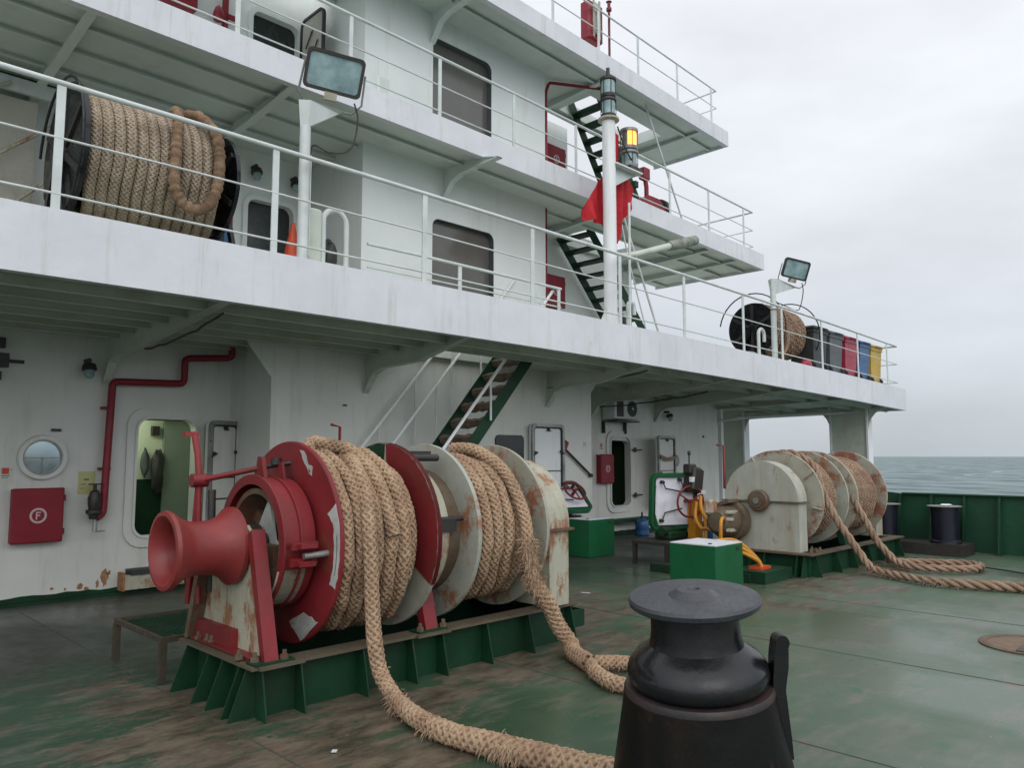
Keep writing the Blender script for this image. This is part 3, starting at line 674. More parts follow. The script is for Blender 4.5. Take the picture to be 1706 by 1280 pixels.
railing('balcony_railing', 'long white three-bar railing along the edge of the lowest balcony above the winches',
        [(-2.6, 7.02), (21.2, 7.02), (21.2, 9.5)], [(x, 7.02) for x in (-2.2, -.2, 1.71, 3.65, 5.56, 7.41, 9.35, 11.13, 13.14, 14.71, 16.6, 18.6, 20.5)] + [(21.2, 8.6)], ZA, (1.09, .62, .14), pw=.034)
railing('balcony_railing', 'white railing of the middle balcony, running behind the floodlight and the signal mast',
        [(-2.0, 8.05), (15.6, 8.05), (15.6, 10.5)], [(x, 8.05) for x in (-1.5, .3, 2.0, 3.67, 5.16, 6.62, 8.09, 9.56, 12.34, 13.76, 15.2)] + [(15.6, 9.4)], ZB, (.88, .47, .10), rt=.021, pw=.026)
railing('balcony_railing', 'uppermost railing, drawn against the bright sky beside the red locker',
        [(3.0, 8.05), (14.16, 8.05), (14.16, 9.6)], [(x, 8.05) for x in (4.6, 6.2, 7.7, 9.0, 10.2, 11.37, 12.68, 13.96)] + [(14.16, 9.1)], ZC, (.78, .40, .02), rt=.017, pw=.026)
railing('stair_guard_railing', 'low white two-bar railing guarding the stair opening on the lowest balcony',
        [(5.45, 8.03), (6.3, 8.0), (8.62, 8.0), (9.1, 8.0)], [(6.97, 8.0), (8.52, 8.0), (9.05, 8.0)], ZA, (.66, .36), rt=.022)

# ================================================================== ROPES
def resample(pts, step):
    P = np.array(pts, float); 
    # Catmull-Rom smoothing
    Q = []
    for i in range(len(P) - 1):
        p0, p1, p2, p3 = P[max(i - 1, 0)], P[i], P[i + 1], P[min(i + 2, len(P) - 1)]
        n = max(2, int(np.linalg.norm(p2 - p1) / step * 2))
        for k in range(n):
            t = k / n; Q.append(.5 * ((2 * p1) + (-p0 + p2) * t + (2 * p0 - 5 * p1 + 4 * p2 - p3) * t * t + (-p0 + 3 * p1 - 3 * p2 + p3) * t ** 3))
    Q.append(P[-1]); Q = np.array(Q)
    d = np.r_[0, np.cumsum(np.linalg.norm(np.diff(Q, axis=0), axis=1))]
    n = max(4, int(d[-1] / step)); s = np.linspace(0, d[-1], n + 1)
    return np.stack([np.interp(s, d, Q[:, k]) for k in range(3)], 1), s
def frames(P):
    T = np.gradient(P, axis=0); T /= np.linalg.norm(T, axis=1)[:, None]
    N_ = np.zeros_like(P); up = np.array([0, 0, 1.]) if abs(T[0, 2]) < .9 else np.array([1., 0, 0])
    n = up - T[0] * up.dot(T[0])
    for i in range(len(P)):
        n = n - T[i] * n.dot(T[i]); n /= np.linalg.norm(n); N_[i] = n
    return T, N_, np.cross(T, N_)
class NP: pass
def braid(pts, rad, pitch=5.4, per=14, sides=5, ns=6, mode='plait', jitter=0.0, rscale=None):
    """a plaited or laid rope made of real strands; returns vertex and face arrays"""
    step = rad * pitch / per
    P, s = resample(pts, step); T, A, B = frames(P); n = len(P)
    rr_ = np.full(n, rad) if rscale is None else rad * rscale(s / s[-1])
    if jitter:
        rr_ = rr_ * (1 + jitter * np.interp(s, np.arange(0, s[-1] + .2, .11), np.random.RandomState(3).uniform(-1, 1, len(np.arange(0, s[-1] + .2, .11)))))
    V, Fc = [], []; off = 0
    S_ = [(1, k * 4 / ns) for k in range(ns)] + [(-1, k * 4 / ns) for k in range(ns)] if mode == 'plait' else [(1, k * 4 / 3) for k in range(3)]
    for sg, k in S_:
        w = 2 * math.pi * s / (rad * pitch)
        th = sg * w + k * math.pi / 2
        if mode == 'plait': rad_c = rr_ * (.74 + .075 * sg * np.cos(ns * w)); sr = rr_ * (.215 if ns > 4 else .31)
        else: rad_c = rr_ * .50; sr = rr_ * .50
        C = P + A * (np.cos(th) * rad_c)[:, None] + B * (np.sin(th) * rad_c)[:, None]
        rd = A * np.cos(th)[:, None] + B * np.sin(th)[:, None]; tg = np.cross(T, rd)
        for j in range(sides):
            a = 2 * math.pi * j / sides
            V.append(C + rd * (math.cos(a) * sr * (.9 if mode == 'plait' else .9))[:, None] + tg * (math.sin(a) * sr * (1.5 if mode == 'plait' else 1.0))[:, None])
        i = np.arange(n - 1)
        for j in range(sides):
            j2 = (j + 1) % sides
            Fc.append(np.stack([off + j * n + i, off + j2 * n + i, off + j2 * n + i + 1, off + j * n + i + 1], 1))
        off += sides * n
    # a core keeps light from passing between the strands
    cs = 8
    for j in range(cs):
        a = 2 * math.pi * j / cs; V.append(P + A * (math.cos(a) * rr_ * (.78 if mode == 'plait' else .5))[:, None] + B * (math.sin(a) * rr_ * (.78 if mode == 'plait' else .5))[:, None])
    i = np.arange(n - 1)
    for j in range(cs):
        j2 = (j + 1) % cs; Fc.append(np.stack([off + j * n + i, off + j2 * n + i, off + j2 * n + i + 1, off + j * n + i + 1], 1))
    # closed round ends
    return np.concatenate(V), np.concatenate(Fc)
def fuzz(pts, count, ln, r0, spots=None):
    P, s = resample(pts, .03); T, A, B = frames(P); V = []; F_ = []
    for _ in range(count):
        i = rnd.randrange(len(P)) if not spots else min(len(P) - 1, max(0, int(len(P) * rnd.gauss(rnd.choice(spots), .018))))
        a = rnd.uniform(0, 6.283); d = A[i] * math.cos(a) + B[i] * math.sin(a); p = P[i] + d * r0 * .85
        l = ln * rnd.uniform(.3, 1.2); e = d * rnd.uniform(.3, 1) + T[i] * rnd.uniform(-1, 1) + np.array([0, 0, -.8]); e /= np.linalg.norm(e)
        q = p + e * l * .5; e2 = e + np.array([rnd.uniform(-.5, .5), rnd.uniform(-.5, .5), -.6]); t_ = q + e2 / np.linalg.norm(e2) * l * .5
        sd = np.cross(e, d) if np.linalg.norm(np.cross(e, d)) > .1 else np.array([1., 0, 0]); sd = sd / np.linalg.norm(sd) * .003
        o = len(V); V += [p - sd, p + sd, q + sd * .8, q - sd * .8, t_]
        F_ += [(o, o + 1, o + 2, o + 3), (o + 3, o + 2, o + 4)]
    return V, F_
def rope(name, label, segs, material='rope', cat='rope', group=None, fz=None, parent=None, camber=None, lab2=None):
    """segs: list of (points, kwargs for braid)"""
    V, Fl = [], []; off = 0
    for pts, kw in segs:
        v, f = braid(pts, **kw); V.append(v); Fl += (f + off).tolist(); off += len(v)
    if fz:
        for args in fz:
            v, f = fuzz(*args); V.append(np.array(v)); Fl += [tuple(i + off for i in q) for q in f]; off += len(v)
    mb = MB(); mb.v = np.concatenate(V); mb.f = Fl; mb.m = [0] * len(Fl); mb.sm = [len(q) == 4 for q in Fl]
    if parent is not None: return part(name, mb, material, parent, camber=camber, label=lab2)
    return finish(name, mb, material, label=label, cat=cat, group=group, camber=camber)
def coil(xa, xb, cy, cz, r, turns, a_end=None, wob=.008, per=28, phase=0, bulge=0):
    """helix round an axis along x; angle 0 = top, growing towards -y (the side facing the camera)"""
    out = []; n = int(turns * per)
    for i in range(n + 1):
        u = i / n; a = phase + 2 * math.pi * turns * u; rr_ = r + bulge * math.sin(math.pi * u) + rnd.uniform(-wob, wob)
        # a real wrap runs straight round and steps over at the top
        tt = turns * u; fr = tt - math.floor(tt); st = math.floor(tt) + max(0, (fr - .86) / .14)
        out.append((xa + (xb - xa) * st / turns, cy - rr_ * math.sin(a), cz + rr_ * math.cos(a)))
    return out

# ================================================================== MOORING WINCH near the camera
AY, AZ = 5.35, 1.07
W1 = thing('mooring_winch', 'red and grey twin-drum mooring winch with a flared warping head, nearest the camera', 'winch', (4.0, 5.35, 0), 'mooring winches on the deck')
o_ = (0, AY, AZ)
w = MB(); w.lathe([(2.40, 0), (2.38, .12), (2.14, .165), (2.07, .20), (2.045, .235), (2.05, .262), (2.075, .268), (2.10, .255), (2.15, .215), (2.22, .188), (2.30, .182), (2.38, .19), (2.44, .215), (2.49, .26), (2.50, .272), (2.53, .272), (2.535, .26), (2.535, .1)], o_, 'x', 48)
h_ = part('warping_head', w, 'head', W1)
w = MB(); w.lathe([(2.535, .10), (2.60, .10), (2.60, .14), (2.72, .14), (2.72, .075), (5.2, .075)], o_, 'x', 24); part('shaft', w, 'dark', W1)
w = MB()
for a in range(0, 360, 60): w.obox((2.60, AY + .16 * math.sin(R(a)), AZ + .16 * math.cos(R(a))), (.03, .06, .06), Matrix.Rotation(R(-a), 3, 'X'))
w.lathe([(2.56, 0), (2.56, .19), (2.58, .19), (2.58, .0)], o_, 'x', 32); part('shaft_coupling', w, 'red', W1)
# end support: stained plate with a red flat bar along its edges
w = MB(); w.prism([(4.86, .36), (5.86, .36), (5.60, 1.16), (5.52, 1.22), (5.18, 1.22), (5.10, 1.16)], 'yz', 2.55, 2.575)
part('support_plate', w, 'cream', W1)
w = MB(); w.prism([(4.80, .36), (4.86, .36), (5.10, 1.16), (5.04, 1.2)], 'yz', 2.52, 2.62); part('support_flange', w, 'red', W1)
w = MB(); w.prism([(5.92, .36), (5.86, .36), (5.60, 1.16), (5.66, 1.2)], 'yz', 2.45, 2.60); part('support_flange', w, 'rusty', W1, 'rusty back edge of the winch support')
w = MB(); w.box(2.47, 2.552, 4.92, 5.84, .355, .375); w.box(2.50, 2.55, 5.25, 5.84, .375, .50); part('support_foot', w, 'red', W1)
# brake band ring
def ring_lathe(w, x0, x1, r0, r1, m=0, n=64, c=None): w.lathe([(x0, r0), (x0, r1), (x1, r1), (x1, r0), (x0, r0)], c or o_, 'x', n, m)
w = MB(); ring_lathe(w, 2.68, 2.92, .435, .475); ring_lathe(w, 2.665, 2.68, .43, .50); ring_lathe(w, 2.80, 2.815, .475, .49)
bb = part('brake_band', w, 'red', W1)
for a, l in ((-100, .09), (-88, .09), (75, .08), (170, .08)):
    w = MB(); c = Vector((2.8, AY + .53 * math.sin(R(a)), AZ + .53 * math.cos(R(a))))
    w.obox(c, (.12, .03, .14), Matrix.Rotation(R(-a), 3, 'X')); w.obox(c + Vector((.0, 0, 0)), (.20, .05, .03), Matrix.Rotation(R(-a), 3, 'X')); part('band_lug', w, 'red', bb)
w = MB(); w.tube([(2.78, 4.79, 1.02), (3.0, 4.77, 1.03)], .022, 10); w.lathe([(2.98, .0), (2.98, .035), (3.02, .035), (3.02, 0)], (0, 4.77, 1.03), 'x', 6, smooth=False); part('band_bolt', w, 'steel', bb)
w = MB(); pts = []
for k in range(24):
    pts.append((2.668 - .005, AY + .0, AZ))
w.prism([(AY + .47 * math.sin(R(a)), AZ + .47 * math.cos(R(a))) for a in range(-150, -109, 8)] + [(AY + .452 * math.sin(R(a)), AZ + .452 * math.cos(R(a))) for a in range(-110, -151, -8)], 'yz', 2.660, 2.664)
for a in range(-148, -112, 8):
    p = [(2.70, AY + .4775 * math.sin(R(b)), AZ + .4775 * math.cos(R(b))) for b in (a, a + 8)]
    w.add([p[0], p[1], (2.86, p[1][1], p[1][2]), (2.86, p[0][1], p[0][2])], [(0, 1, 2, 3), (3, 2, 1, 0)])
part('bared_patch', w, 'cream', bb)
w = MB(); w.lathe([(2.93, .0), (2.93, .40), (2.70, .40), (2.70, .36), (2.90, .30), (2.90, 0)], o_, 'x', 48); w.obox((2.86, 5.55, 1.22), (.06, .34, .10), Matrix.Rotation(R(35), 3, 'X')); w.obox((2.80, 5.30, .92), (.16, .40, .30))
part('clutch_hub', w, 'rusty', W1)
w = MB(); w.prism([(5.30, 1.40), (5.20, 1.10), (5.02, .98), (5.38, .96), (5.50, 1.12)], 'yz', 2.78, 2.80); part('inner_guard', w, 'peelw', W1)
# flanges
w = MB(); w.lathe([(2.955, .25), (2.955, .735), (2.962, .745), (2.985, .745), (2.992, .735), (2.992, .25)], o_, 'x', 96)
f1 = part('drum_flange', w, 'red', W1, 'red drum flange with bare white patches')
def ragged(poly, j=.008, sub=4):
    out = []
    for (a, b), (c, d) in zip(poly, poly[1:] + poly[:1]):
        for k in range(sub): u = k / sub; out.append((a + (c - a) * u + rnd.uniform(-j, j), b + (d - b) * u + rnd.uniform(-j, j)))
    return out
w = MB()
def polar(r, a): return (AY - r * math.sin(R(a)), AZ + r * math.cos(R(a)))   # angle from the top towards the camera side
w.prism(ragged([polar(.735, a) for a in (66, 76, 86, 96, 106)] + [polar(.735, 112), polar(.66, 112)] + [polar(.665, a) for a in (104, 96, 86, 76)] + [polar(.61, 68)], .006, 3), 'yz', 2.951, 2.9545)
w.prism(ragged([polar(.70, 14), polar(.705, 20), polar(.64, 27), polar(.66, 33), polar(.60, 35), polar(.595, 30), polar(.63, 22)], .006, 3), 'yz', 2.951, 2.9545)
w.prism(ragged([polar(.72, 138), polar(.735, 160), polar(.58, 172), polar(.56, 150)], .01, 4), 'yz', 2.951, 2.9545)
part('bared_patch', w, 'peelw', f1)
w = MB()
for a in range(84, 106, 2):
    p = Vector(polar(.700, a) ); w.obox((2.9505, p[0], p[1]), (.002, .035, .006), Matrix.Rotation(R(a), 3, 'X'))
part('stencil_marks', w, 'bingrey', f1)
w = MB(); w.lathe([(3.815, .25), (3.815, .738), (3.84, .742), (3.85, .738), (3.85, .25)], o_, 'x', 96)
f2 = part('drum_flange', w, 'flange', W1, 'drum flange painted green at the top, red on its camera side and bare below')
w = MB(); seg = [polar(.7365, a) for a in range(4, 122, 6)] + [polar(.50, a) for a in (116, 96, 76, 56, 36, 16, 8)]
w.prism(ragged(seg, .004, 2), 'yz', 3.851, 3.856); w.prism(ragged(seg, .004, 2), 'yz', 3.809, 3.814)
w.lathe([(3.808, .745), (3.857, .745)], o_, 'x', 40, a0=180 + 62, a1=352) if False else None
w2_ = [(AY - .7455 * math.sin(R(a)), AZ + .7455 * math.cos(R(a))) for a in range(4, 124, 6)]
for p, q in zip(w2_, w2_[1:]): w.add([(3.812, *p), (3.853, *p), (3.853, *q), (3.812, *q)], [(0, 1, 2, 3), (3, 2, 1, 0)])
part('painted_sector', w, 'red', f2)
w = MB(); seg = [polar(.7365, a) for a in range(3, -64, -6)] + [polar(.56, a) for a in (-60, -40, -20, 2)]
w.prism(ragged(seg, .004, 2), 'yz', 3.809, 3.814); w2_ = [(AY - .7455 * math.sin(R(a)), AZ + .7455 * math.cos(R(a))) for a in range(3, -64, -6)]
for p, q in zip(w2_, w2_[1:]): w.add([(3.812, *p), (3.853, *p), (3.853, *q), (3.812, *q)], [(0, 1, 2, 3), (3, 2, 1, 0)])
part('painted_sector', w, 'green', f2)
w = MB(); w.lathe([(4.235, .25), (4.235, .738), (4.26, .742), (4.275, .738), (4.275, .25)], o_, 'x', 96); f3 = part('drum_flange', w, 'flange', W1, 'grey drum flange with rust running from its top')
w = MB(); w.lathe([(5.045, .25), (5.045, .738), (5.06, .742), (5.08, .738), (5.08, .25)], o_, 'x', 96); part('drum_flange', w, 'flange', W1)
w = MB(); w.lathe([(2.99, .33), (3.815, .33)], o_, 'x', 48); w.lathe([(4.27, .33), (5.05, .33)], o_, 'x', 48); part('drum_barrel', w, 'rusty', W1)
# brake drum between the flanges
w = MB(); w.lathe([(3.85, .60), (3.90, .60), (3.90, .52), (4.235, .52)], o_, 'x', 72); d_ = part('brake_drum', w, 'rusty', W1)
w = MB(); ring_lathe(w, 3.93, 4.08, .525, .56); part('brake_band', w, 'cream', W1)
w = MB(); ring_lathe(w, 3.90, 3.93, .522, .60); part('brake_band_edge', w, 'red', d_)
w = MB(); w.obox((4.05, 4.80, 1.15), (.16, .08, .1)); w.tube([(3.95, 4.80, 1.2), (4.2, 4.77, 1.2)], .02, 8); part('band_bolt', w, 'dark', d_)
w = MB(); w.obox((4.02, 5.12, 1.72), (.22, .05, .05)); w.lathe([(3.9, 0), (3.9, .03), (4.16, .03), (4.16, 0)], (0, 5.05, 1.69), 'x', 10); part('band_spindle', w, 'dark', W1)
# mid support leg
w = MB(); w.prism([(4.80, .36), (4.88, .36), (5.06, 1.0), (4.98, 1.0)], 'yz', 3.86, 3.98); part('support_leg', w, 'red', W1)
w = MB(); w.prism([(5.90, .36), (5.82, .36), (5.6, 1.0), (5.68, 1.0)], 'yz', 3.86, 3.98); part('support_leg', w, 'red', W1)
# gear casing at the far end
def casing(W, x0, x1, cy, cz, r, z0, half, mt='cream', mt2='flange'):
    w = MB(); arc = [(cy - r * math.cos(R(a)), cz + r * math.sin(R(a))) for a in range(0, 181, 6)]
    w.prism(arc, 'yz', x0, x1, 0, 1)
    part('casing_cover', w, [mt2, mt], W)
    w = MB(); w.box(x0 - .03, x1 + .03, cy - r - .035, cy + r + .035, cz - .022, cz - .002); part('casing_joint', w, 'rusty', W)
    w = MB(); w.box(x0 + .01, x1 - .01, cy - r + .005, cy + r - .005, z0, cz - .022); return part('casing_body', w, mt, W)
casing(W1, 5.20, 5.48, AY, AZ - .02, .62, .36, 0)
# control rods and levers beside the drum
w = MB(); w.tube([(2.47, 5.92, .6), (2.47, 5.80, 1.50)], .026, 10); w.tube([(2.47, 5.74, .62), (2.47, 5.80, 1.48)], .02, 10); w.lathe([(-.06, 0), (-.06, .05), (.06, .05), (.06, 0)], (2.47, 5.80, 1.52), 'x', 14)
part('brake_stand', w, 'red', W1)
w = MB(); w.tube([(2.47, 5.80, 1.52), (2.80, 5.44, 1.62)], .021, 10); part('brake_rod', w, 'red', W1)
w = MB(); w.tube([(2.80, 5.44, 1.62), (3.0, 5.3, 1.66)], .017, 8); w.lathe([(0, 0), (0, .04), (.05, .04), (.05, 0)], (2.86, 5.36, 1.64), 'z', 10); part('brake_spindle', w, 'dark', W1)
w = MB(); w.prism([(5.34, 1.52), (5.50, 1.52), (5.46, 1.70), (5.40, 1.70)], 'yz', 2.76, 2.79); w.prism([(5.24, 1.53), (5.36, 1.53), (5.33, 1.66), (5.28, 1.66)], 'yz', 2.86, 2.88); part('rod_bracket', w, 'red', W1)
w = MB(); w.tube([(2.47, 5.80, 1.55), (2.46, 5.82, 1.72), (2.44, 5.84, 1.86)], .026, 8); w.obox((2.42, 5.86, 1.87), (.11, .05, .035)); part('hand_lever', w, 'head', W1)
w = MB(); w.tube([(2.55, 5.75, 1.45), (2.55, 5.72, .7)], .03, 8); part('lever_post', w, 'dark', W1)
w = MB(); w.tube([(3.75, 5.9, 1.0), (3.75, 5.9, 1.96), (3.66, 5.9, 1.98)], .014, 6); part('crank_handle', w, 'red', W1)
# bolts and pads on the foot plates
def nut(w, x, y, z): w.lathe([(0, .0), (0, .03), (.03, .03), (.03, .016), (.06, .016), (.06, 0)], (x, y, z), 'z', 6, smooth=False)
for x, y in ((2.49, 5.75), (2.50, 5.55), (2.50, 5.62), (2.44, 5.0), (2.66, 4.80), (2.48, 4.86), (3.80, 4.80), (4.03, 4.80), (5.16, 4.82), (5.55, 4.82), (5.56, 5.0), (5.55, 5.7)):
    w = MB(); nut(w, x, y, .36); part('foot_bolt', w, 'rusty', W1)
for xa in (2.44, 3.77):
    w = MB(); w.box(xa, xa + .28, 4.765, 4.90, .3475, .362); part('foot_pad', w, 'green', W1)

def seating(x0, x1, y0, y1, h, label, bays, label_grp, endx=()):
    t = thing('winch_seating', label, 'winch base', ((x0 + x1) / 2, (y0 + y1) / 2, 0), label_grp)
    w = MB(); w.box(x0, x1, y0, y0 + .17, h, h + .022); w.box(x0, x1, y1 - .17, y1, h, h + .022); w.box(x0, x0 + .22, y0 + .17, y1 - .17, h, h + .022); w.box(x1 - .22, x1, y0 + .17, y1 - .17, h, h + .022)
    for x in endx: w.box(x - .16, x + .16, y0 - .035, y0, h, h + .022)
    part('top_plate', w, 'basetop', t)
    w = MB(); w.box(x0 + .10, x1 - .06, y0 + .09, y0 + .105, 0, h); w.box(x0 + .10, x1 - .06, y1 - .105, y1 - .09, 0, h)
    w.box(x0 + .10, x0 + .115, y0 + .105, y1 - .105, 0, h); w.box(x1 - .075, x1 - .06, y0 + .105, y1 - .105, 0, h)
    part('web_plate', w, 'green', t)
    for x in bays:
        for s in (0, 1):
            w = MB(); ys = [(y0 + .09, 0), (y0 - .06, 0), (y0 + .02, h - .002), (y0 + .09, h - .002)] if s == 0 else [(y1 - .09, 0), (y1 + .06, 0), (y1 - .02, h - .002), (y1 - .09, h - .002)]
            w.prism(ys, 'yz', x - .006, x + .006); part('stiffener', w, 'green', t)
    for y in (y0 + .12, y0 + .22, (y0 + y1) / 2 - .12, (y0 + y1) / 2 + .1, y1 - .12):
        w = MB(); w.prism([(x0 + .10, 0), (x0 - .10, 0), (x0 + .02, h - .002), (x0 + .10, h - .002)], 'xz', y - .006, y + .006); part('stiffener', w, 'green', t)
    w = MB(); w.box(x0 + .115, x1 - .075, y0 + .105, y1 - .105, .004, .02); part('drip_floor', w, 'dark', t)
    return t
seating(2.42, 5.64, 4.77, 5.94, .325, 'green welded steel seating carrying the nearer red winch', (2.5, 2.78, 3.28, 3.72, 4.02, 4.5, 5.0, 5.56), 'winch seatings', (2.62, 3.9))
w = MB(); w.box(5.70, 5.95, 4.95, 4.97, .06, .22); w.box(5.70, 5.95, 5.6, 5.62, .06, .22); w.box(5.93, 5.95, 4.97, 5.6, .06, .22); w.box(5.62, 5.70, 4.95, 5.62, .05, .07)
finish('drip_tray', w, 'green', label='small green drip box fixed at the right end of the nearer winch seating', cat='tray')
w = MB(); w.obox((5.62, 5.05, .40), (.16, .10, .08)); w.tube([(5.62, 5.0, .4), (5.66, 5.0, .52), (5.6, 5.02, .62)], .02, 8); part('end_clamp', w, 'rusty', W1)

# ropes on the nearer winch
c1 = coil(3.07, 3.74, AY, AZ, .645, 5.4, phase=math.pi * .9, per=30, wob=.012)
c0 = coil(3.05, 3.76, AY, AZ, .565, 6.6, phase=0, per=22)
t1 = c1 + [(3.30, AY - .30, AZ + .60), (3.24, AY - .60, AZ + .36), (3.20, AY - .73, AZ + .04), (3.215, AY - .745, .72), (3.225, AY - .77, .42), (3.26, AY - .80, .20), (3.24, 4.36, .085), (3.16, 4.12, .07), (3.10, 3.85, .068), (3.09, 3.55, .068), (3.16, 3.2, .07), (3.24, 2.85, .07), (3.38, 2.35, .07), (3.5, 1.9, .07), (3.62, 1.3, .07), (3.9, .6, .07)]
top1 = [(3.05, AY - .1, AZ + .64), (3.13, AY - .03, AZ + .735), (3.22, AY - .10, AZ + .72), (3.34, AY - .28, AZ + .66), (3.40, AY - .55, AZ + .42), (3.43, AY - .70, AZ + .05)]
thk = lambda u: 1 + .30 * np.clip((u - .86) / .05, 0, 1)
rope('mooring_rope', 'thick tan rope on the red-flanged drum, its tail running to the lower photo edge', [
    (c0, dict(rad=.052, per=8, sides=4)), (t1, dict(rad=.059, per=16, rscale=thk, jitter=.05)), (top1, dict(rad=.056, per=16))],
    group='mooring ropes', fz=[(t1, 900, .018, .058), (t1[-11:-2], 700, .07, .076, [.12, .30, .50, .52, .53]), (t1[-12:], 420, .022, .072)])
c2 = coil(4.33, 4.97, AY, AZ, .60, 5.0, phase=math.pi * .9, per=30, wob=.012)
c20 = coil(4.33, 4.98, AY, AZ, .52, 6, phase=0, per=22)
tail2 = [(4.62, AY + .05, AZ + .70), (4.70, AY - .2, AZ + .68), (4.78, AY - .50, AZ + .47), (4.82, AY - .68, AZ + .12), (4.80, AY - .74, .90), (4.83, AY - .78, .66), (4.95, AY - .83, .46), (5.06, 4.50, .26), (5.12, 4.42, .12), (5.04, 4.32, .075), (4.93, 4.12, .07), (4.86, 3.98, .07)]
eye = [(4.86, 3.98, .07), (4.70, 3.80, .07), (4.60, 3.55, .065), (4.66, 3.36, .065), (4.85, 3.30, .065), (5.06, 3.42, .065), (5.14, 3.66, .065), (5.06, 3.86, .07), (4.88, 3.97, .08)]
rope('mooring_rope', 'thick tan rope on the grey-flanged drum, frayed, ending in an eye beside the black roller', [
    (c20, dict(rad=.05, per=8, sides=4)), (c2, dict(rad=.058, per=16, jitter=.05)), (tail2, dict(rad=.060, per=16, jitter=.06, rscale=lambda u: 1 + .28 * np.clip((u - .5) / .1, 0, 1))), (eye, dict(rad=.060, per=16))],
    group='mooring ropes', fz=[(tail2, 350, .02, .06), (tail2, 1700, .085, .066, [.47, .5, .54, .58]), (eye, 250, .05, .06)])

# ================================================================== MOORING WINCH farther away
W2 = thing('mooring_winch', 'rust-streaked grey twin-drum mooring winch farther away, near the ship\'s side', 'winch', (12.3, 5.6, 0), 'mooring winches on the deck')
BY, BZ = 5.58, 1.05
o2 = (0, BY, BZ)
casing(W2, 10.80, 11.08, BY, BZ, .585, .33, 0, 'cream2', 'cream2')
w = MB(); w.lathe([(10.66, 0), (10.66, .05), (10.68, .05), (10.68, .10), (10.70, .10), (10.70, .14), (10.72, .16), (10.779, .16)], o2, 'x', 28); part('shaft_bearing', w, 'rusty', W2)
w = MB(); w.lathe([(10.655, 0), (10.655, .045), (10.70, .045)], o2, 'x', 16); part('shaft_end', w, 'steel', W2)
for x, mt in ((11.32, 'flange_rust'), (12.22, 'flange'), (12.60, 'flange_rust'), (13.86, 'flange_rust')):
    w = MB(); w.lathe([(x - .015, .2), (x - .015, .735), (x, .745), (x + .015, .735), (x + .015, .2)], o2, 'x', 80); fl = part('drum_flange', w, mt, W2)
    if x == 11.32:
        for a in (20, 55, 100, 140, -30):
            w = MB(); w.obox((x - .035, BY - .66 * math.sin(R(a)), BZ + .66 * math.cos(R(a))), (.035, .012, .16), Matrix.Rotation(R(a), 3, 'X')); part('flange_rib', w, 'cream', fl)
w = MB(); w.lathe([(11.1, .3), (12.23, .3)], o2, 'x', 32); w.lathe([(12.24, .55), (12.58, .55)], o2, 'x', 48); w.lathe([(12.6, .3), (13.86, .3)], o2, 'x', 32); part('drum_barrel', w, 'rusty', W2)
w = MB()
w.prism([(4.95, .33), (5.05, .33), (5.2, 1.0), (5.1, 1.0)], 'yz', 12.3, 12.42); part('support_leg', w, 'green', W2)
w = MB(); w.box(14.0, 14.3, 5.1, 6.1, .33, 1.1); part('casing_body', w, 'cream', W2)
# hydraulic motor
w = MB(); w.lathe([(10.30, 0), (10.30, .14), (10.36, .20), (10.45, .24), (10.60, .24), (10.60, .30), (10.77, .30)], (0, 6.02, .74), 'x', 24); m_ = part('hydraulic_motor', w, 'rusty', W2)
w = MB(); w.obox((10.38, 6.16, .95), (.22, .18, .22), Matrix.Rotation(R(30), 3, 'Z'), bev=.03); part('valve_block', w, 'cream', m_)
w = MB()
for z in (.62, .78, .88): w.obox((10.45, 5.86, z), (.26, .10, .05), Matrix.Rotation(R(10), 3, 'Z'), bev=.01)
part('pipe_flange', w, 'cream', m_)
w = MB(); w.obox((10.56, 6.02, 1.0), (.3, .28, .05), Matrix.Rotation(R(-18), 3, 'X')); part('motor_cover', w, 'rusty', m_)
for x, y in ((10.9, 4.88), (11.05, 4.88), (11.2, 4.88), (11.2, 5.0), (11.0, 4.84)):
    w = MB(); nut(w, x, y, .33); part('foot_bolt', w, 'rusty', W2)
w = MB(); w.tube([(10.95, 6.25, 1.2), (10.95, 6.25, 1.87), (10.84, 6.30, 1.88)], .018, 6); part('crank_handle', w, 'red', W2)
seating(10.7, 14.4, 4.78, 6.45, .305, 'green steel seating carrying the farther rust-streaked winch', (10.9, 11.6, 12.2, 12.8, 13.4, 14.2), 'winch seatings', ())
w = MB(); w.box(9.75, 10.55, 5.0, 5.5, .0, .16); w.box(9.70, 9.95, 5.2, 6.8, .001, .12); finish('low_plinth', w, 'green', label='low green plinth under the yellow hoses in front of the farther winch', cat='plinth')
c3 = coil(11.42, 12.14, BY, BZ, .60, 6.4, phase=math.pi * .9, per=20)
t3 = [(11.44, BY + .1, BZ + .68), (11.50, BY - .2, BZ + .70), (11.52, BY - .52, BZ + .50), (11.45, 4.92, BZ + .15), (11.45, 4.72, .78), (11.55, 4.58, .50), (11.62, 4.46, .28), (11.60, 4.32, .12), (11.52, 4.10, .07), (11.36, 3.80, .07), (11.22, 3.45, .07), (11.25, 3.0, .07), (11.40, 2.6, .07), (11.5, 2.2, .07), (11.6, 1.6, .07), (11.9, .6, .07), (12.4, -.8, .07), (12.6, -2.4, .07)]
rope('mooring_rope', 'twisted rope from the farther winch, running out to the right photo edge', [
    (c3, dict(rad=.052, per=8, sides=4)), (t3, dict(rad=.062, per=12, mode='laid', pitch=7, sides=7, rscale=lambda u: 1 + .25 * np.clip((u - .35) / .1, 0, 1)))],
    material='rope2', group='mooring ropes', fz=[(t3, 300, .06, .06), (t3[5:], 300, .10, .07, [.1, .2, .9])])
c4 = coil(12.72, 13.74, BY, BZ, .60, 9, phase=math.pi * .9, per=20)
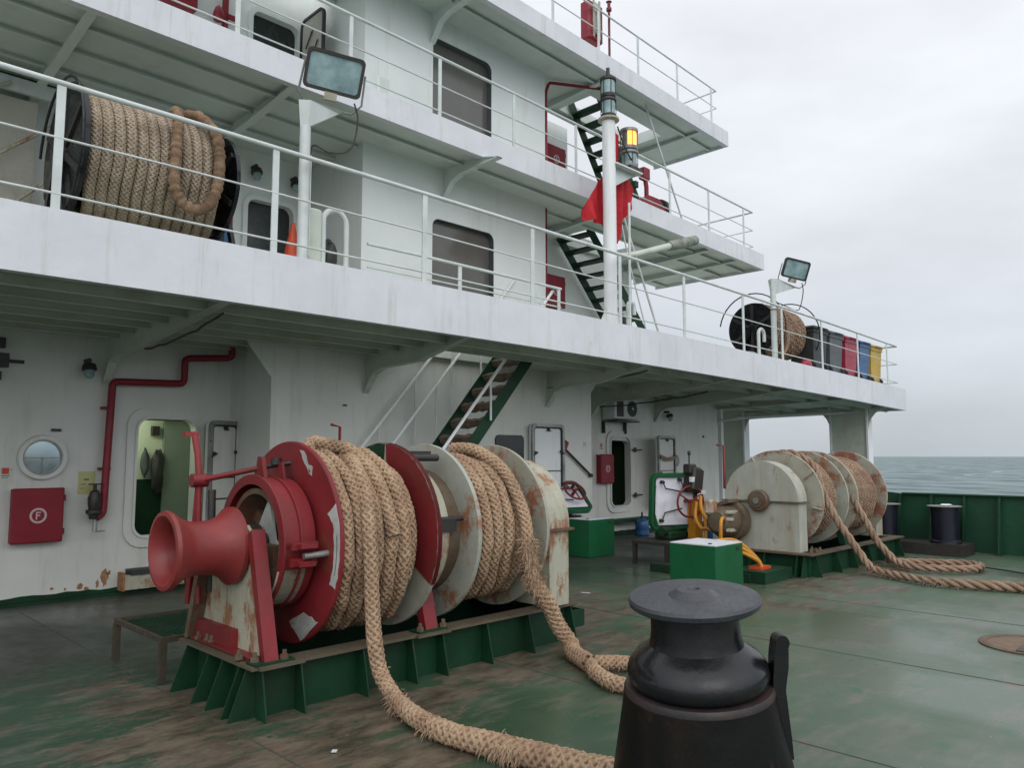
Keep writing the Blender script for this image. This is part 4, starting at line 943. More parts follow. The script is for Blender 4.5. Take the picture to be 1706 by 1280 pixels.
t4 = [(12.72, BY - .1, BZ + .66), (12.72, BY - .55, BZ + .42), (12.62, 4.93, BZ), (12.60, 4.72, .65), (12.66, 4.6, .38), (12.72, 4.42, .15), (12.6, 4.25, .075), (12.45, 4.0, .07), (12.52, 3.7, .07), (12.75, 3.4, .07), (13.0, 3.3, .075), (13.28, 3.36, .075), (13.36, 3.55, .075), (13.28, 3.8, .07), (13.1, 4.1, .07), (12.9, 4.38, .07), (12.75, 4.5, .10)]
rope('mooring_rope', 'rope from the farther winch doubled back in a closed loop on the deck', [
    (c4, dict(rad=.052, per=8, sides=4)), (t4, dict(rad=.062, per=12, mode='laid', pitch=7, sides=7))],
    material='rope2', group='mooring ropes', fz=[(t4, 300, .06, .06)])
w = MB(); w.tube([(13.34, 3.4, .05), (13.3, 3.0, .03), (13.0, 2.5, .025), (12.7, 1.9, .025)], .013, 6); finish('thin_line', w, 'dark', label='thin dark messenger line leading from the rope loop to the right picture edge', cat='line')

# ================================================================== STAIRS
def stair(name, label, xb, zb, xt, zt, y0, y1, n, wrapped=False, rails=(), group=None, walk='green', zsh=0):
    t = thing(name, label, 'stairs', (xb, (y0 + y1) / 2, zb), group)
    dx, dz = xt - xb, zt - zb; ln = math.hypot(dx, dz); nx_, nz_ = -dz / ln * .10, dx / ln * .10
    for y in (y0, y1 - .012):
        w = MB(); s = 1 if nz_ > 0 else -1
        w.prism([(xb - nx_ * s, zb - nz_ * s if zb > .5 else 0), (xt - nx_ * s, zt - nz_ * s), (xt + nx_ * s, zt + nz_ * s), (xb + nx_ * s, zb + nz_ * s)], 'xz', y, y + .012)
        part('stringer', w, walk, t)
    for i in range(1, n):
        u = i / n; x, z = xb + dx * u, zb + dz * u
        w = MB()
        if wrapped:
            w.obox((x, (y0 + y1) / 2, z), (.21, y1 - y0 - .03, .03), bev=.008)
            k = 9; pts = [(x - .02 + rnd.uniform(-.008, .008), y0 + .02 + (y1 - y0 - .04) * j / k, z - .015 - abs(rnd.gauss(0, .012))) for j in range(k + 1)]
            w.tube(pts, [.070 + rnd.uniform(-.016, .018) for _ in pts], 8)
            part('tread', w, 'woodstep', t)
        else:
            w.obox((x, (y0 + y1) / 2, z), (.24, y1 - y0 - .026, .035)); part('tread', w, walk, t)
    for y, h, posts in rails:
        w = MB(); sx = 1 if dx > 0 else -1
        w.tube([(xb + dx * .04, y, zb + dz * .04 + h - .12), (xb + dx * .07, y, zb + dz * .07 + h), (xt + dx * .02, y, zt + h)], .024, 8); part('handrail', w, 'white', t)
        for u in posts:
            w = MB(); w.tube([(xb + dx * u, y, zb + dz * u), (xb + dx * u, y, zb + dz * u + h)], .017, 8); part('handrail_post', w, 'rail', t)
    return t
stair('stairway', 'green steel stairway with brown wrapped treads rising behind the nearer winch', 5.72, 0, 8.93, 3.70, 8.12, 8.88, 15, True,
      rails=((8.08, .62, (.30, .60, .86)), (8.92, .95, (.25, .5, .78)), (9.1, 1.35, (.22, .42, .64))))
stair('stairway', 'dark green stairs from the lowest to the middle balcony, seen behind the signal mast', 13.80, 3.66, 11.3, 6.26, 9.3, 10.1, 12, group='balcony stairs')
stair('stairway', 'dark green stairs from the middle to the topmost balcony, against the sky', 12.83, 6.36, 11.24, 8.72, 8.92, 9.6, 10, group='balcony stairs')

# ================================================================== FIRE CABINETS
def cabinet(x0, x1, z0, z1, yb, dep, label, sc=1):
    t = thing('fire_hose_cabinet', label, 'fire cabinet', ((x0 + x1) / 2, yb, z0), 'red fire hose cabinets')
    cx, cz = (x0 + x1) / 2, (z0 + z1) / 2; yf = yb - dep
    w = MB(); w.obox((cx, (yb + yf) / 2 + .02, cz), (x1 - x0 - .02, dep - .04, z1 - z0 - .02)); part('cabinet_body', w, 'firered', t)
    w = MB(); w.obox((0, 0, 0), (x1 - x0, z1 - z0, .045), bev=.014); w.xf(Matrix.Translation((cx, yf + .02, cz)) @ Matrix.Rotation(R(90), 4, 'X')); d = part('cabinet_door', w, 'firered', t)
    r = .088 * sc; w = MB(); ci = lambda q: [(cx + q * math.cos(R(a)), cz + q * math.sin(R(a))) for a in range(0, 360, 10)]
    ring(w, ci(r), ci(r * .74), 'xz', yf - .0085, yf - .0035)
    part('ring_emblem', w, 'markw', d)
    s = r * .5; w = MB(); w.prism([(cx - s * .55, cz - s), (cx - s * .2, cz - s), (cx - s * .2, cz - s * .12), (cx + s * .45, cz - s * .12), (cx + s * .45, cz + s * .22), (cx - s * .2, cz + s * .22), (cx - s * .2, cz + s * .66), (cx + s * .62, cz + s * .66), (cx + s * .62, cz + s), (cx - s * .55, cz + s)], 'xz', yf - .0085, yf - .0045)
    part('letter_f', w, 'markw', d)
    for z in (z0 + .12, z1 - .12):
        w = MB(); w.obox((x1 + .008, yf + .03, z), (.022, .03, .07)); part('hinge', w, 'firered', t)
    return t
cabinet(2.235, 2.765, .705, 1.335, 10.375, .14, 'red fire hose cabinet marked F, below the porthole at the left edge')
cabinet(12.90, 13.34, 1.13, 1.75, 10.375, .14, 'red fire hose cabinet marked F, left of the far dark doorway under the balcony', .85)
cabinet(11.02, 11.58, 4.66, 5.30, 10.295, .24, 'red fire cabinet marked F on the lowest balcony, right of the house wall')
cabinet(11.04, 11.62, 7.42, 7.98, 10.295, .24, 'red fire cabinet marked F on the middle balcony, partly behind its railing')
w = MB(); w.obox((3.76, 10.27, 8.12), (.62, .2, .66), bev=.03); finish('wall_locker', w, 'firered', label='red locker cut by the top edge of the photo, on the middle balcony at left', cat='locker')
# locker standing behind the topmost railing
t = thing('rail_locker', 'red and cream locker hung on the topmost railing against the sky', 'locker', (10.1, 8.2, 8.9))
w = MB(); w.obox((10.22, 8.22, 9.36), (.40, .2, .72), bev=.03); part('locker_body', w, 'firered', t)
w = MB(); w.box(10.12, 10.16, 8.095, 8.115, 9.05, 9.76); w.box(10.28, 10.32, 8.095, 8.115, 9.05, 9.76); part('locker_strap', w, 'cream', t)
w = MB(); w.box(10.16, 10.28, 8.10, 8.118, 9.12, 9.70); part('locker_panel', w, 'peelw', t)
w = MB(); w.tube([(10.57, 8.10, 8.8), (10.57, 8.10, 9.70)], .022, 8); w.lathe([(9.70, 0), (9.70, .05), (9.75, .05), (9.77, .03), (9.85, .03), (9.87, .055), (9.9, 0)], (10.57, 8.10, 0), 'z', 10)
finish('hydrant_standpipe', w, ['red'], label='thin dark red standpipe with a valve head beside the rail locker', cat='pipe')

# ================================================================== RED FIRE PIPES
def elbow(pts, r, k=5):
    out = [Vector(pts[0])]
    for a, b, c in zip(pts, pts[1:], pts[2:]):
        a, b, c = Vector(a), Vector(b), Vector(c); p, q = b + (a - b).normalized() * r, b + (c - b).normalized() * r
        for i in range(k + 1):
            t_ = i / k; out.append((1 - t_) ** 2 * p + 2 * t_ * (1 - t_) * b + t_ * t_ * q)
    return out + [Vector(pts[-1])]
t = thing('fire_main', 'dark red fire main with a black valve between the porthole and the lit doorway', 'pipe', (3.22, 10.3, .95))
w = MB(); w.tube(elbow([(4.62, 9.95, 3.16), (4.62, 9.95, 3.02), (4.12, 10.26, 3.0), (4.12, 10.26, 2.66), (3.24, 10.26, 2.63), (3.20, 10.26, 1.0), (3.10, 10.2, .96)], .07), .045, 14); part('pipe', w, 'firered', t)
w = MB(); w.lathe([(.95, .0), (.95, .05), (1.0, .06), (1.02, .09), (1.06, .09), (1.07, .06), (1.12, .07), (1.2, .075), (1.28, .05), (1.30, .02), (1.36, .02)], (3.08, 10.2, 0), 'z', 16); w.lathe([(1.36, .0), (1.36, .075), (1.375, .075), (1.375, 0)], (3.08, 10.2, 0), 'z', 16)
v = part('hydrant_valve', w, 'dark', t)
w = MB(); w.lathe([(.80, 0), (.80, .03), (.93, .02), (.95, .02)], (3.10, 10.2, 0), 'z', 10); w.obox((3.15, 10.2, .80), (.12, .03, .015)); part('drain_cock', w, 'steel', t)
for z in (1.55, 2.3):
    w = MB(); w.obox((3.21, 10.33, z), (.13, .09, .03)); part('pipe_clamp', w, 'firered', t)
w = MB(); w.tube([(4.50, 10.28, 7.0), (4.50, 10.28, 9.2)], .045, 12); w.lathe([(7.82, 0), (7.82, .07), (7.9, .08), (8.0, .05), (8.05, 0)], (4.38, 10.22, 0), 'z', 12, 0); w.obox((4.6, 10.25, 7.95), (.16, .05, .06)); finish('fire_pipe', w, ['firered'], label='red pipe with a small valve on the middle balcony wall at upper left', cat='pipe')
w = MB(); w.tube(elbow([(9.86, 9.0, 6.45), (9.86, 9.0, 8.25), (9.95, 9.0, 8.45), (10.75, 8.45, 8.42)], .05), .028, 10); finish('fire_pipe', w, 'firered', label='thin red pipe rising at the house corner to the underside of the topmost balcony', cat='pipe')
w = MB(); w.tube([(9.86, 9.0, 3.72), (9.86, 9.0, 6.1)], .015, 10); finish('fire_pipe', w, 'firered', label='thin red vertical pipe at the house corner on the lowest balcony', cat='pipe')

# ================================================================== FLOODLIGHTS
def floodlight(x, y, ztop, lc, pw, label, s=1.0):
    """pole at (x, y); lc: centre of the lamp head"""
    t = thing('floodlight', label, 'floodlight', (x, y, ZA(x)), 'floodlights on the lowest balcony')
    w = MB(); w.tube([(x, y, ZA(x)), (x, y, ztop)], .058, 16); part('pole', w, 'rail', t)
    w = MB(); w.lathe([(ztop - .35, .061), (ztop - .35, .064), (ztop - .33, .064), (ztop - .33, .061)], (x, y, 0), 'z', 16); part('pole_strap', w, 'dark', t)
    c = Vector(lc); n = Vector((-.50, -.80, -.30)).normalized()
    X_ = Vector((0, 0, 1)).cross(n).normalized() * -1; X_ = Vector((-n.y, n.x, 0)).normalized(); Z_ = X_.cross(n) * -1
    if Z_.z < 0: Z_ = -Z_
    roll = Matrix.Rotation(R(-9), 3, n)
    X_ = roll @ X_; Z_ = roll @ Z_
    Mx = Matrix(((X_.x, -n.x, Z_.x, c.x), (X_.y, -n.y, Z_.y, c.y), (X_.z, -n.z, Z_.z, c.z), (0, 0, 0, 1)))
    W_, H_ = .60 * s, .40 * s
    w = MB(); o = rr(0, 0, W_, H_, .05); b = rr(0, 0, W_ * .62, H_ * .55, .04)
    k = len(o); vs = [(a, 0.0, q) for a, q in o] + [(a, .05, q) for a, q in o] + [(a, .20 * s, q) for a, q in b]
    fs = [(i, (i + 1) % k, k + (i + 1) % k, k + i) for i in range(k)] + [(k + i, k + (i + 1) % k, 2 * k + (i + 1) % k, 2 * k + i) for i in range(k)] + [tuple(range(2 * k, 3 * k))]
    w.add(vs, fs); w.xf(Mx); h = part('lamp_housing', w, 'grey', t)
    w = MB(); ring(w, rr(0, 0, W_ + .02, H_ + .02, .055), rr(0, 0, W_ - .05, H_ - .05, .04), 'xz', -.02, .015); w.xf(Mx); part('lamp_frame', w, 'dark', t)
    w = MB(); w.prism(rr(0, 0, W_ - .05, H_ - .05, .04), 'xz', -.006, 0.004); w.xf(Mx); part('lamp_glass', w, 'lampglass', t)
    w = MB(); w.obox((0, .02, -H_ / 2 - .05), (.13 * s, .12, .08)); w.xf(Mx); part('junction_box', w, 'cream', t)
    w = MB(); w.tube([(-W_ / 2 - .025, .06, .06), (-W_ / 2 - .04, .03, -H_ / 2 - .06), (-W_ / 2 + .05, .05, -H_ / 2 - .17), (W_ / 2 - .05, .05, -H_ / 2 - .17), (W_ / 2 + .04, .03, -H_ / 2 - .06), (W_ / 2 + .025, .06, .06)], .012, 6); w.xf(Mx); part('yoke', w, 'grey', t)
    br = Mx @ Vector((0, .05, -H_ / 2 - .19))
    w = MB(); zt = br.z - .0; d = Vector((br.x - x, br.y - y)); 
    pl = [Vector((x - .10, y - .02, zt)), Vector((x, y - .10, zt)), Vector((br.x + .14, br.y - .10, zt)), Vector((br.x + .14, br.y + .10, zt)), Vector((x, y + .10, zt))]
    dn = [Vector((x - .06, y, ztop - .02)), Vector((x, y - .055, ztop - .02)), Vector((br.x + .1, br.y - .06, zt - .025)), Vector((br.x + .1, br.y + .06, zt - .025)), Vector((x, y + .055, ztop - .02))]
    w.add(pl + dn, [(0, 1, 2, 3, 4), (9, 8, 7, 6, 5)] + [(i, i + 5, (i + 1) % 5 + 5, (i + 1) % 5) for i in range(5)]); part('platform', w, 'rail', t)
    e = Mx @ Vector((W_ / 2 - .04, .04, -H_ / 2 - .05))
    w = MB(); P, _ = resample([e, e + Vector((.05, 0, -.18)), e + Vector((.0, .05, -.5)), e + Vector((-.25, .05, -.62)), Vector((x + .09, y, ztop - .18)), Vector((x + .065, y, ztop - .5))], .04)
    w.tube([tuple(p) for p in P], .010, 6); part('cable', w, 'rubber', t)
    if s >= 1:
        w = MB(); w.tube([(x + .07, y - .01, ztop - .3), (x + .07, y - .01, ZA(x) + .1)], .009, 6); part('conduit', w, 'rail', t)
    return t
floodlight(4.07, 7.2, 5.22, (4.30, 7.02, 5.84), .6, 'large floodlight on a white pole at upper left, cable hanging from its head')
floodlight(14.74, 7.2, 5.02, (15.62, 7.1, 5.66), .6, 'small-looking floodlight on a pole at the far right of the lowest balcony', .98)

# ================================================================== SIGNAL MAST, FLAG, BOOM
t = thing('signal_mast', 'white signal mast with stacked navigation lanterns, an amber one lit', 'mast', (9.48, 7.3, ZA(9.48)))
w = MB(); w.tube([(9.48, 7.3, ZA(9.5)), (9.48, 7.3, 7.04)], .105, 24); part('mast_pole', w, 'white', t)
w = MB(); w.prism([(9.18, ZA(9.5)), (9.8, ZA(9.5)), (9.6, ZA(9.5) + .32), (9.38, ZA(9.5) + .32)], 'xz', 7.29, 7.31); part('mast_foot', w, 'rail', t)
def lantern(x, y, z0, mg, nm='lantern', r=.11, hh=.34):
    w = MB(); w.lathe([(z0, 0), (z0, r * 1.1), (z0 + .05, r * 1.15), (z0 + .06, r * .9), (z0 + hh - .07, r * .9), (z0 + hh - .06, r * 1.2), (z0 + hh - .02, r * 1.2), (z0 + hh, r * .6), (z0 + hh, 0)], (x, y, 0), 'z', 24)
    l = part(nm, w, 'grey' if mg == 'amber' or r > .115 else 'dark', t)
    w = MB(); w.lathe([(z0 + .06, r * .96), (z0 + hh - .07, r * .96)], (x, y, 0), 'z', 24, a0=205 if mg == 'amber' else 0, a1=345 if mg == 'amber' else 360); part('lantern_glass', w, mg, l)
    w = MB()
    for a in range(0, 360, 60): w.tube([(x + r * 1.1 * math.cos(R(a)), y + r * 1.1 * math.sin(R(a)), z0 + .02), (x + r * 1.1 * math.cos(R(a)), y + r * 1.1 * math.sin(R(a)), z0 + hh - .02)], .006, 5)
    part('lantern_guard', w, 'dark', l)
lantern(9.48, 7.3, 7.08, 'lampglass'); lantern(9.48, 7.3, 7.42, 'lampglass')
w = MB(); w.lathe([(7.02, .105), (7.04, .17), (7.07, .17), (7.08, .1)], (9.48, 7.3, 0), 'z', 24); part('mast_flange', w, 'cream', t)
w = MB(); w.tube([(9.48, 7.3, 7.76), (9.48, 7.3, 7.92)], .03, 8); part('mast_top', w, 'dark', t)
w = MB(); w.box(9.5, 10.2, 7.16, 7.44, 6.31, 6.335); w.prism([(9.58, 6.31), (10.15, 6.31), (9.58, 5.98)], 'xz', 7.29, 7.31); part('lantern_bracket', w, 'rail', t)
lantern(10.02, 7.3, 6.40, 'lampglass', r=.125, hh=.30); lantern(10.02, 7.3, 6.71, 'amber', r=.125, hh=.36)
w = MB(); w.box(9.86, 10.18, 7.16, 7.44, 6.337, 6.395); part('lantern_base', w, 'dark', t)
w = MB(); w.tube(sag((9.58, 7.2, 6.95), (9.95, 7.2, 6.5), 8, .06, 0), .012, 6); part('cable', w, 'rubber', t)
w = MB(); w.tube([(9.55, 7.36, 4.86), (10.3, 7.42, 5.04), (11.5, 7.48, 5.44)], [.035, .05, .06], 10); w.tube([(11.4, 7.48, 5.41), (11.8, 7.49, 5.53), (12.30, 7.5, 5.70)], [.085, .095, .09], 12, 1)
finish('stowed_boom', w, ['under', 'insul'], label='slanting stowed boom with a frayed lagged end, jutting out right of the signal mast', cat='boom')
w = MB(); w.tube([(9.84, 7.2, ZA(9.8)), (9.86, 7.2, 5.76)], .022, 10); finish('staff', w, 'rail', label='thin white staff just right of the signal mast', cat='pole')
# flag: a gathered cloth with folds
top = [(8.98, 5.46), (9.12, 5.66), (9.26, 5.86), (9.40, 6.05), (9.52, 6.16), (9.66, 6.17), (9.80, 6.18), (9.95, 6.30), (10.10, 6.39), (10.24, 6.35), (10.33, 6.20)]
bot = [(9.00, 5.36), (9.16, 5.38), (9.30, 5.41), (9.44, 5.40), (9.56, 5.36), (9.68, 5.36), (9.79, 5.12), (9.88, 5.14), (10.0, 5.44), (10.14, 5.66), (10.28, 5.92)]
w = MB(); nr = 12; vs = []; cols = []
for i in range(40):
    u = i / 39 * 10; k = min(9, int(u)); f = u - k
    a = [top[k][j] * (1 - f) + top[k + 1][j] * f for j in (0, 1)]; b = [bot[k][j] * (1 - f) + bot[k + 1][j] * f for j in (0, 1)]
    for side in (0, 1):
        for r in range(nr):
            v = r / (nr - 1); fold = .045 * math.sin(u * 2.3 + v * 1.2) + .03 * math.sin(u * 4.1 - v * 2)
            vs.append((a[0] * (1 - v) + b[0] * v, 7.47 + fold * (.3 + v) + side * .004, a[1] * (1 - v) + b[1] * v))
S2 = 2 * nr
fs = []
for i in range(39):
    for r in range(nr - 1):
        p = i * S2 + r; fs.append((p, p + 1, p + S2 + 1, p + S2)); p += nr; fs.append((p, p + S2, p + S2 + 1, p + 1))
w.add(vs, fs, 0, True); finish('flag', w, 'flag', label='limp red flag hanging behind the white signal mast', cat='flag')
w = MB(); w.tube([(9.84, 7.45, 6.5), (9.84, 7.45, 6.95), (9.90, 7.47, 6.98)], [.05, .06, .03], 6); finish('rolled_flag', w, 'flag', label='small bunched red cloth behind the lower lantern of the signal mast', cat='cloth')

# stays
w = MB(); w.tube([(11.96, 8.0, ZA(12)), (10.75, 8.02, 6.05)], .02, 6); finish('stay', w, 'rail', label='inclined steel stay from the lowest balcony up to the middle one, outer of two', cat='stay', group='stays right of the mast')
w = MB(); w.tube([(11.54, 8.0, ZA(11.5)), (10.95, 8.03, 5.2), (10.7, 8.04, 6.05)], .013, 6); finish('stay', w, 'rail', label='thinner inclined stay just left of the outer one, right of the mast', cat='stay', group='stays right of the mast')
w = MB(); w.tube([(13.25, 8.3, ZB(13.2)), (11.95, 8.3, 8.45)], .018, 6); finish('stay', w, 'rail', label='inclined stay beside the red machine on the middle balcony', cat='stay', group='stays right of the mast')
# red machine on the middle balcony
t = thing('deck_machine', 'small red machine with a black drum on the middle balcony, right of the flag', 'machine', (12.1, 8.4, ZB(12)))
w = MB(); w.prism([(11.75, 6.34), (12.5, 6.34), (12.5, 6.50), (12.3, 6.66), (11.95, 6.66), (11.75, 6.52)], 'xz', 8.25, 8.6); part('body', w, 'firered', t)
w = MB(); w.tube([(12.1, 8.42, 6.6), (12.1, 8.42, 6.9), (12.06, 8.42, 7.05)], .045, 10); w.obox((12.04, 8.42, 7.14), (.2, .14, .24), bev=.02); part('column', w, 'firered', t)
w = MB(); w.lathe([(12.5, 0), (12.5, .20), (12.62, .20), (12.62, 0)], (0, 8.42, 6.55), 'x', 24); part('drum', w, 'rubber', t)
w = MB(); w.obox((11.72, 8.42, 6.85), (.1, .1, .12)); w.tube([(11.72, 8.42, 6.34), (11.72, 8.42, 6.8)], .02, 6); part('small_lamp', w, 'green', t)

# ================================================================== ROPE REELS
def reel(x0, x1, cy, cz, r, r2_, label, hoop, group='rope reels on the balcony'):
    t = thing('rope_reel', label, 'rope reel', ((x0 + x1) / 2, cy, ZA(x0)), group)
    r_a = r
    for x, f in ((x0, -1), (x1, 1)):
        r = r_a if f < 0 else r2_
        w = MB(); w.lathe([(x - .02, .1), (x - .02, r), (x + .02, r), (x + .02, .1)], (0, cy, cz), 'x', 56); fl = part('reel_flange', w, 'black', t)
        w = MB()
        for a in range(0, 360, 60): w.obox((x - .03, cy + r * .55 * math.sin(R(a)), cz + r * .55 * math.cos(R(a))), (.02, .06, r * .75), Matrix.Rotation(R(-a), 3, 'X'))
        w.lathe([(x - .05, 0), (x - .05, .1), (x - .02, .1)], (0, cy, cz), 'x', 20); part('flange_spoke', w, 'dark', fl)
        zb = ZA(x); w = MB(); w.prism([(cy - .42, zb), (cy - .34, zb), (cy - .02, cz), (cy + .34, zb), (cy + .42, zb), (cy + .05, cz + .06), (cy - .05, cz + .06)], 'yz', x + f * .05, x + f * .09); part('reel_stand', w, 'black', t)
    w = MB(); w.lathe([(x0, .12), (x1, .12)], (0, cy, cz), 'x', 24); part('reel_core', w, 'dark', t)
    w = MB(); pts = [(x0 - .05, cy - hoop * math.sin(R(a)), cz + hoop * math.cos(R(a))) for a in range(-80, 181, 10)]; w.tube(pts, .014, 6); part('guard_hoop', w, 'black', t)
    if hoop > r_a + .1:
        w = MB(); w.tube([(x1 + .05, p[1], p[2]) for p in pts], .014, 6); part('guard_hoop', w, 'black', t)
    return t
reel(2.0, 3.44, 7.95, 4.55, .66, .56, 'big black-flanged rope reel behind the balcony railing at upper left', .70)
cA = coil(2.09, 3.36, 7.95, 4.55, .575, 12.5, per=24, wob=.004, phase=math.pi)
lp = [(2.82, 7.55, 5.02), (2.80, 7.36, 4.86), (2.76, 7.30, 4.55), (2.76, 7.30, 4.28), (2.82, 7.30, 4.14), (2.95, 7.30, 4.09), (3.07, 7.30, 4.16), (3.13, 7.30, 4.35), (3.13, 7.30, 4.62), (3.10, 7.36, 4.88), (3.02, 7.55, 5.03)]
rope('reel_rope', 'braided rope wound in even turns on the big reel at upper left', [(cA, dict(rad=.055, per=14, pitch=4.8, ns=6))], material='rope3', group='ropes on the balcony reels')
lq, _ = resample([(2.86, 7.62, 5.13), (2.80, 7.36, 4.98), (2.76, 7.28, 4.62), (2.75, 7.27, 4.30), (2.80, 7.27, 4.14), (2.93, 7.27, 4.07), (3.07, 7.27, 4.12), (3.16, 7.27, 4.32), (3.18, 7.27, 4.64), (3.15, 7.32, 4.90), (3.05, 7.50, 5.10), (2.98, 7.75, 5.16)], .016)
w = MB(); w.tube([tuple(q) for q in lq], [.044 + .012 * abs(math.sin(i * .55 + 1.3 * math.sin(i * .17))) + rnd.uniform(-.005, .006) for i in range(len(lq))], 12)
finish('rope_eye', w, 'wrap', label='thick brown bound rope eye hanging in front of the big upper-left reel', cat='rope')
reel(15.2, 16.75, 7.9, 4.42, .56, .44, 'rope reel with a black disc and guard hoops near the right end of the balcony', .76)
cB = coil(15.28, 16.7, 7.9, 4.42, .50, 10, per=20, wob=.02, phase=math.pi)
lpB = [(15.5, 7.6, 4.85), (15.7, 7.40, 4.6), (15.6, 7.32, 4.2), (15.45, 7.3, 3.95), (15.3, 7.35, 3.8)]
rope('reel_rope', 'loose tan coils on the reel near the right end of the balcony', [(cB, dict(rad=.068, per=8, sides=4, ns=4)), (lpB, dict(rad=.04, per=8))], material='rope2', group='ropes on the balcony reels')
# things round the left reel
w = MB()
lump(w, (2.95, 8.75, 5.2), (.42, .12, .22), 0, seed=2); finish('hung_cloth', w, 'navycloth', label='dark blue cloth heaped behind the big rope reel', cat='cloth')
w = MB(); lump(w, (2.85, 8.6, 5.33), (.12, .06, .10), 0, seed=5); finish('hung_cloth', w, 'whitecloth', label='small pale cloth scrap above the big rope reel', cat='cloth')
w = MB(); lump(w, (3.55, 8.85, 5.14), (.40, .14, .22), 0, seed=8); finish('hung_cloth', w, 'green', label='dark green bundle behind the right side of the big rope reel', cat='cloth')
w = MB(); w.box(3.62, 3.68, 8.1, 8.5, 3.72, 4.95); finish('stacked_board', w, 'blue', label='blue upright board close behind the big rope reel', cat='board', camber=CA)
w = MB(); w.box(3.70, 3.74, 8.15, 8.55, 3.72, 5.05); finish('stacked_board', w, 'firered', label='dark red upright board just right of the blue board', cat='board', camber=CA)
t = thing('canvas_screen', 'beige canvas wind screen on slanting poles behind the railing at the left edge', 'screen', (1.2, 10.0, 3.72))
w = MB(); nn = 16; vs = []
for i in range(nn + 1):
    for j in range(9):
        x = -1.0 + 3.2 * i / nn; z = 3.74 + 2.05 * j / 8; vs.append((x, 10.0 + .02 * math.sin(i * 1.7 + j), z)); 
for i in range(nn + 1):
    for j in range(9):
        x = -1.0 + 3.2 * i / nn; z = 3.74 + 2.05 * j / 8; vs.append((x, 10.008 + .02 * math.sin(i * 1.7 + j), z))
o2_ = (nn + 1) * 9; fs = []
for i in range(nn):
    for j in range(8): p = i * 9 + j; fs += [(p, p + 9, p + 10, p + 1), (o2_ + p, o2_ + p + 1, o2_ + p + 10, o2_ + p + 9)]
w.add(vs, fs, 0, True); part('canvas', w, 'canvas', t)
w = MB(); w.box(-1.0, 2.4, 9.9, 9.95, 5.83, 5.99); part('head_board', w, 'rail', t)
w = MB(); w.box(-1.0, 2.4, 9.89, 9.96, 5.99, 6.01); part('head_trim', w, 'green', t)
for a, b in (((1.0, 4.3), (2.6, 5.75)), ((1.4, 3.9), (2.35, 4.9)), ((.6, 4.9), (1.9, 5.9))):
    w = MB(); w.tube([(a[0], 9.85, a[1]), (b[0], 9.85, b[1])], .02, 6); part('pole', w, 'cream', t)
w = MB(); w.lathe([(0, .17), (.015, .17), (.02, .13), (.5, .03), (.56, .02), (.56, 0)], (4.19, 7.62, ZA(4.2)), 'z', 20); w.box(4.0, 4.38, 7.43, 7.81, ZA(4.2), ZA(4.2) + .02); finish('traffic_cone', w, 'orange', label='orange traffic cone on the balcony beside the left floodlight pole', cat='cone')
# gooseneck vent pipes
def gooseneck(x, y, h, r, wd, label):
    z = ZA(x); w = MB(); pts = [(x, y, z), (x, y, z + h - wd / 2)] + [(x + wd / 2 - wd / 2 * math.cos(R(a)), y, z + h - wd / 2 + wd / 2 * math.sin(R(a))) for a in range(15, 181, 15)]
    pts.append((x + wd, y, z + h * .62 if wd < .25 else z + .02)); w.tube(pts, r, 12)
    w.lathe([(0, 0), (0, r * 2), (.015, r * 2), (.015, 0)], (x, y, z), 'z', 14)
    finish('gooseneck_vent', w, 'rail', label=label, cat='vent pipe', group='gooseneck vents')
gooseneck(4.43, 7.4, .74, .034, .30, 'white looped vent pipe just right of the left floodlight pole')
gooseneck(10.06, 7.4, .52, .034, .17, 'white looped vent pipe just right of the signal mast')
gooseneck(14.46, 7.4, .66, .034, .24, 'white looped vent pipe in front of the right reel')
w = MB(); w.tube(sag((4.30, 7.35, 4.35), (4.42, 7.40, 4.0), 8, .12, .01), .007, 5); w.obox((4.30, 7.38, 4.1), (.16, .10, .62), bev=.02); finish('small_locker', w, 'under', label='small grey fitting between the left floodlight pole and the looped vent', cat='fitting')
w = MB(); lump(w, (4.62, 7.6, 3.92), (.11, .12, .22), 0, seed=4); finish('dark_bag', w, 'rubber', label='small black bag standing under the looped vent pipe at left', cat='bag')
w = MB(); lump(w, (10.15, 7.6, 3.86), (.12, .12, .18), 0, seed=6); finish('dark_bag', w, 'rubber', label='small dark bundle at the foot of the staff beside the mast', cat='bag')
# ================================================================== WHEELED BINS
def bin_(x, y, mt, lid, label, wd=.72, dp=.58, h=1.02):
    z = ZA(x); t = thing('wheeled_bin', label, 'bin', (x, y, z), 'wheeled bins in a row')
    w = MB(); a, b = wd / 2, dp / 2; k = .86
    vs = [(x - a * k, y - b * k, z + .06), (x + a * k, y - b * k, z + .06), (x + a * k, y + b * k, z + .06), (x - a * k, y + b * k, z + .06), (x - a, y - b, z + h - .09), (x + a, y - b, z + h - .09), (x + a, y + b, z + h - .09), (x - a, y + b, z + h - .09)]
    w.add(vs, [(0, 3, 2, 1), (4, 5, 6, 7), (0, 1, 5, 4), (1, 2, 6, 5), (2, 3, 7, 6), (3, 0, 4, 7)]); w.box(x - a - .02, x + a + .02, y - b - .02, y + b + .02, z + h - .15, z + h - .09); part('bin_body', w, mt, t)
    w = MB(); w.obox((x, y, z + h - .045), (wd + .07, dp + .09, .085), bev=.03); w.tube([(x - .2, y - b - .07, z + h - .04), (x + .2, y - b - .07, z + h - .04)], .015, 6); part('lid', w, lid, t)
    for s in (-1, 1):
        w = MB(); w.lathe([(s * (a - .06) - .03, 0), (s * (a - .06) - .03, .10), (s * (a - .06) + .03, .10), (s * (a - .06) + .03, 0)], (x, y - b * .75, z + .10), 'x', 16); part('wheel', w, 'rubber', t)
bin_(16.98, 7.5, 'binblack', 'binblack', 'black wheeled bin, leftmost of the row beside the right reel')
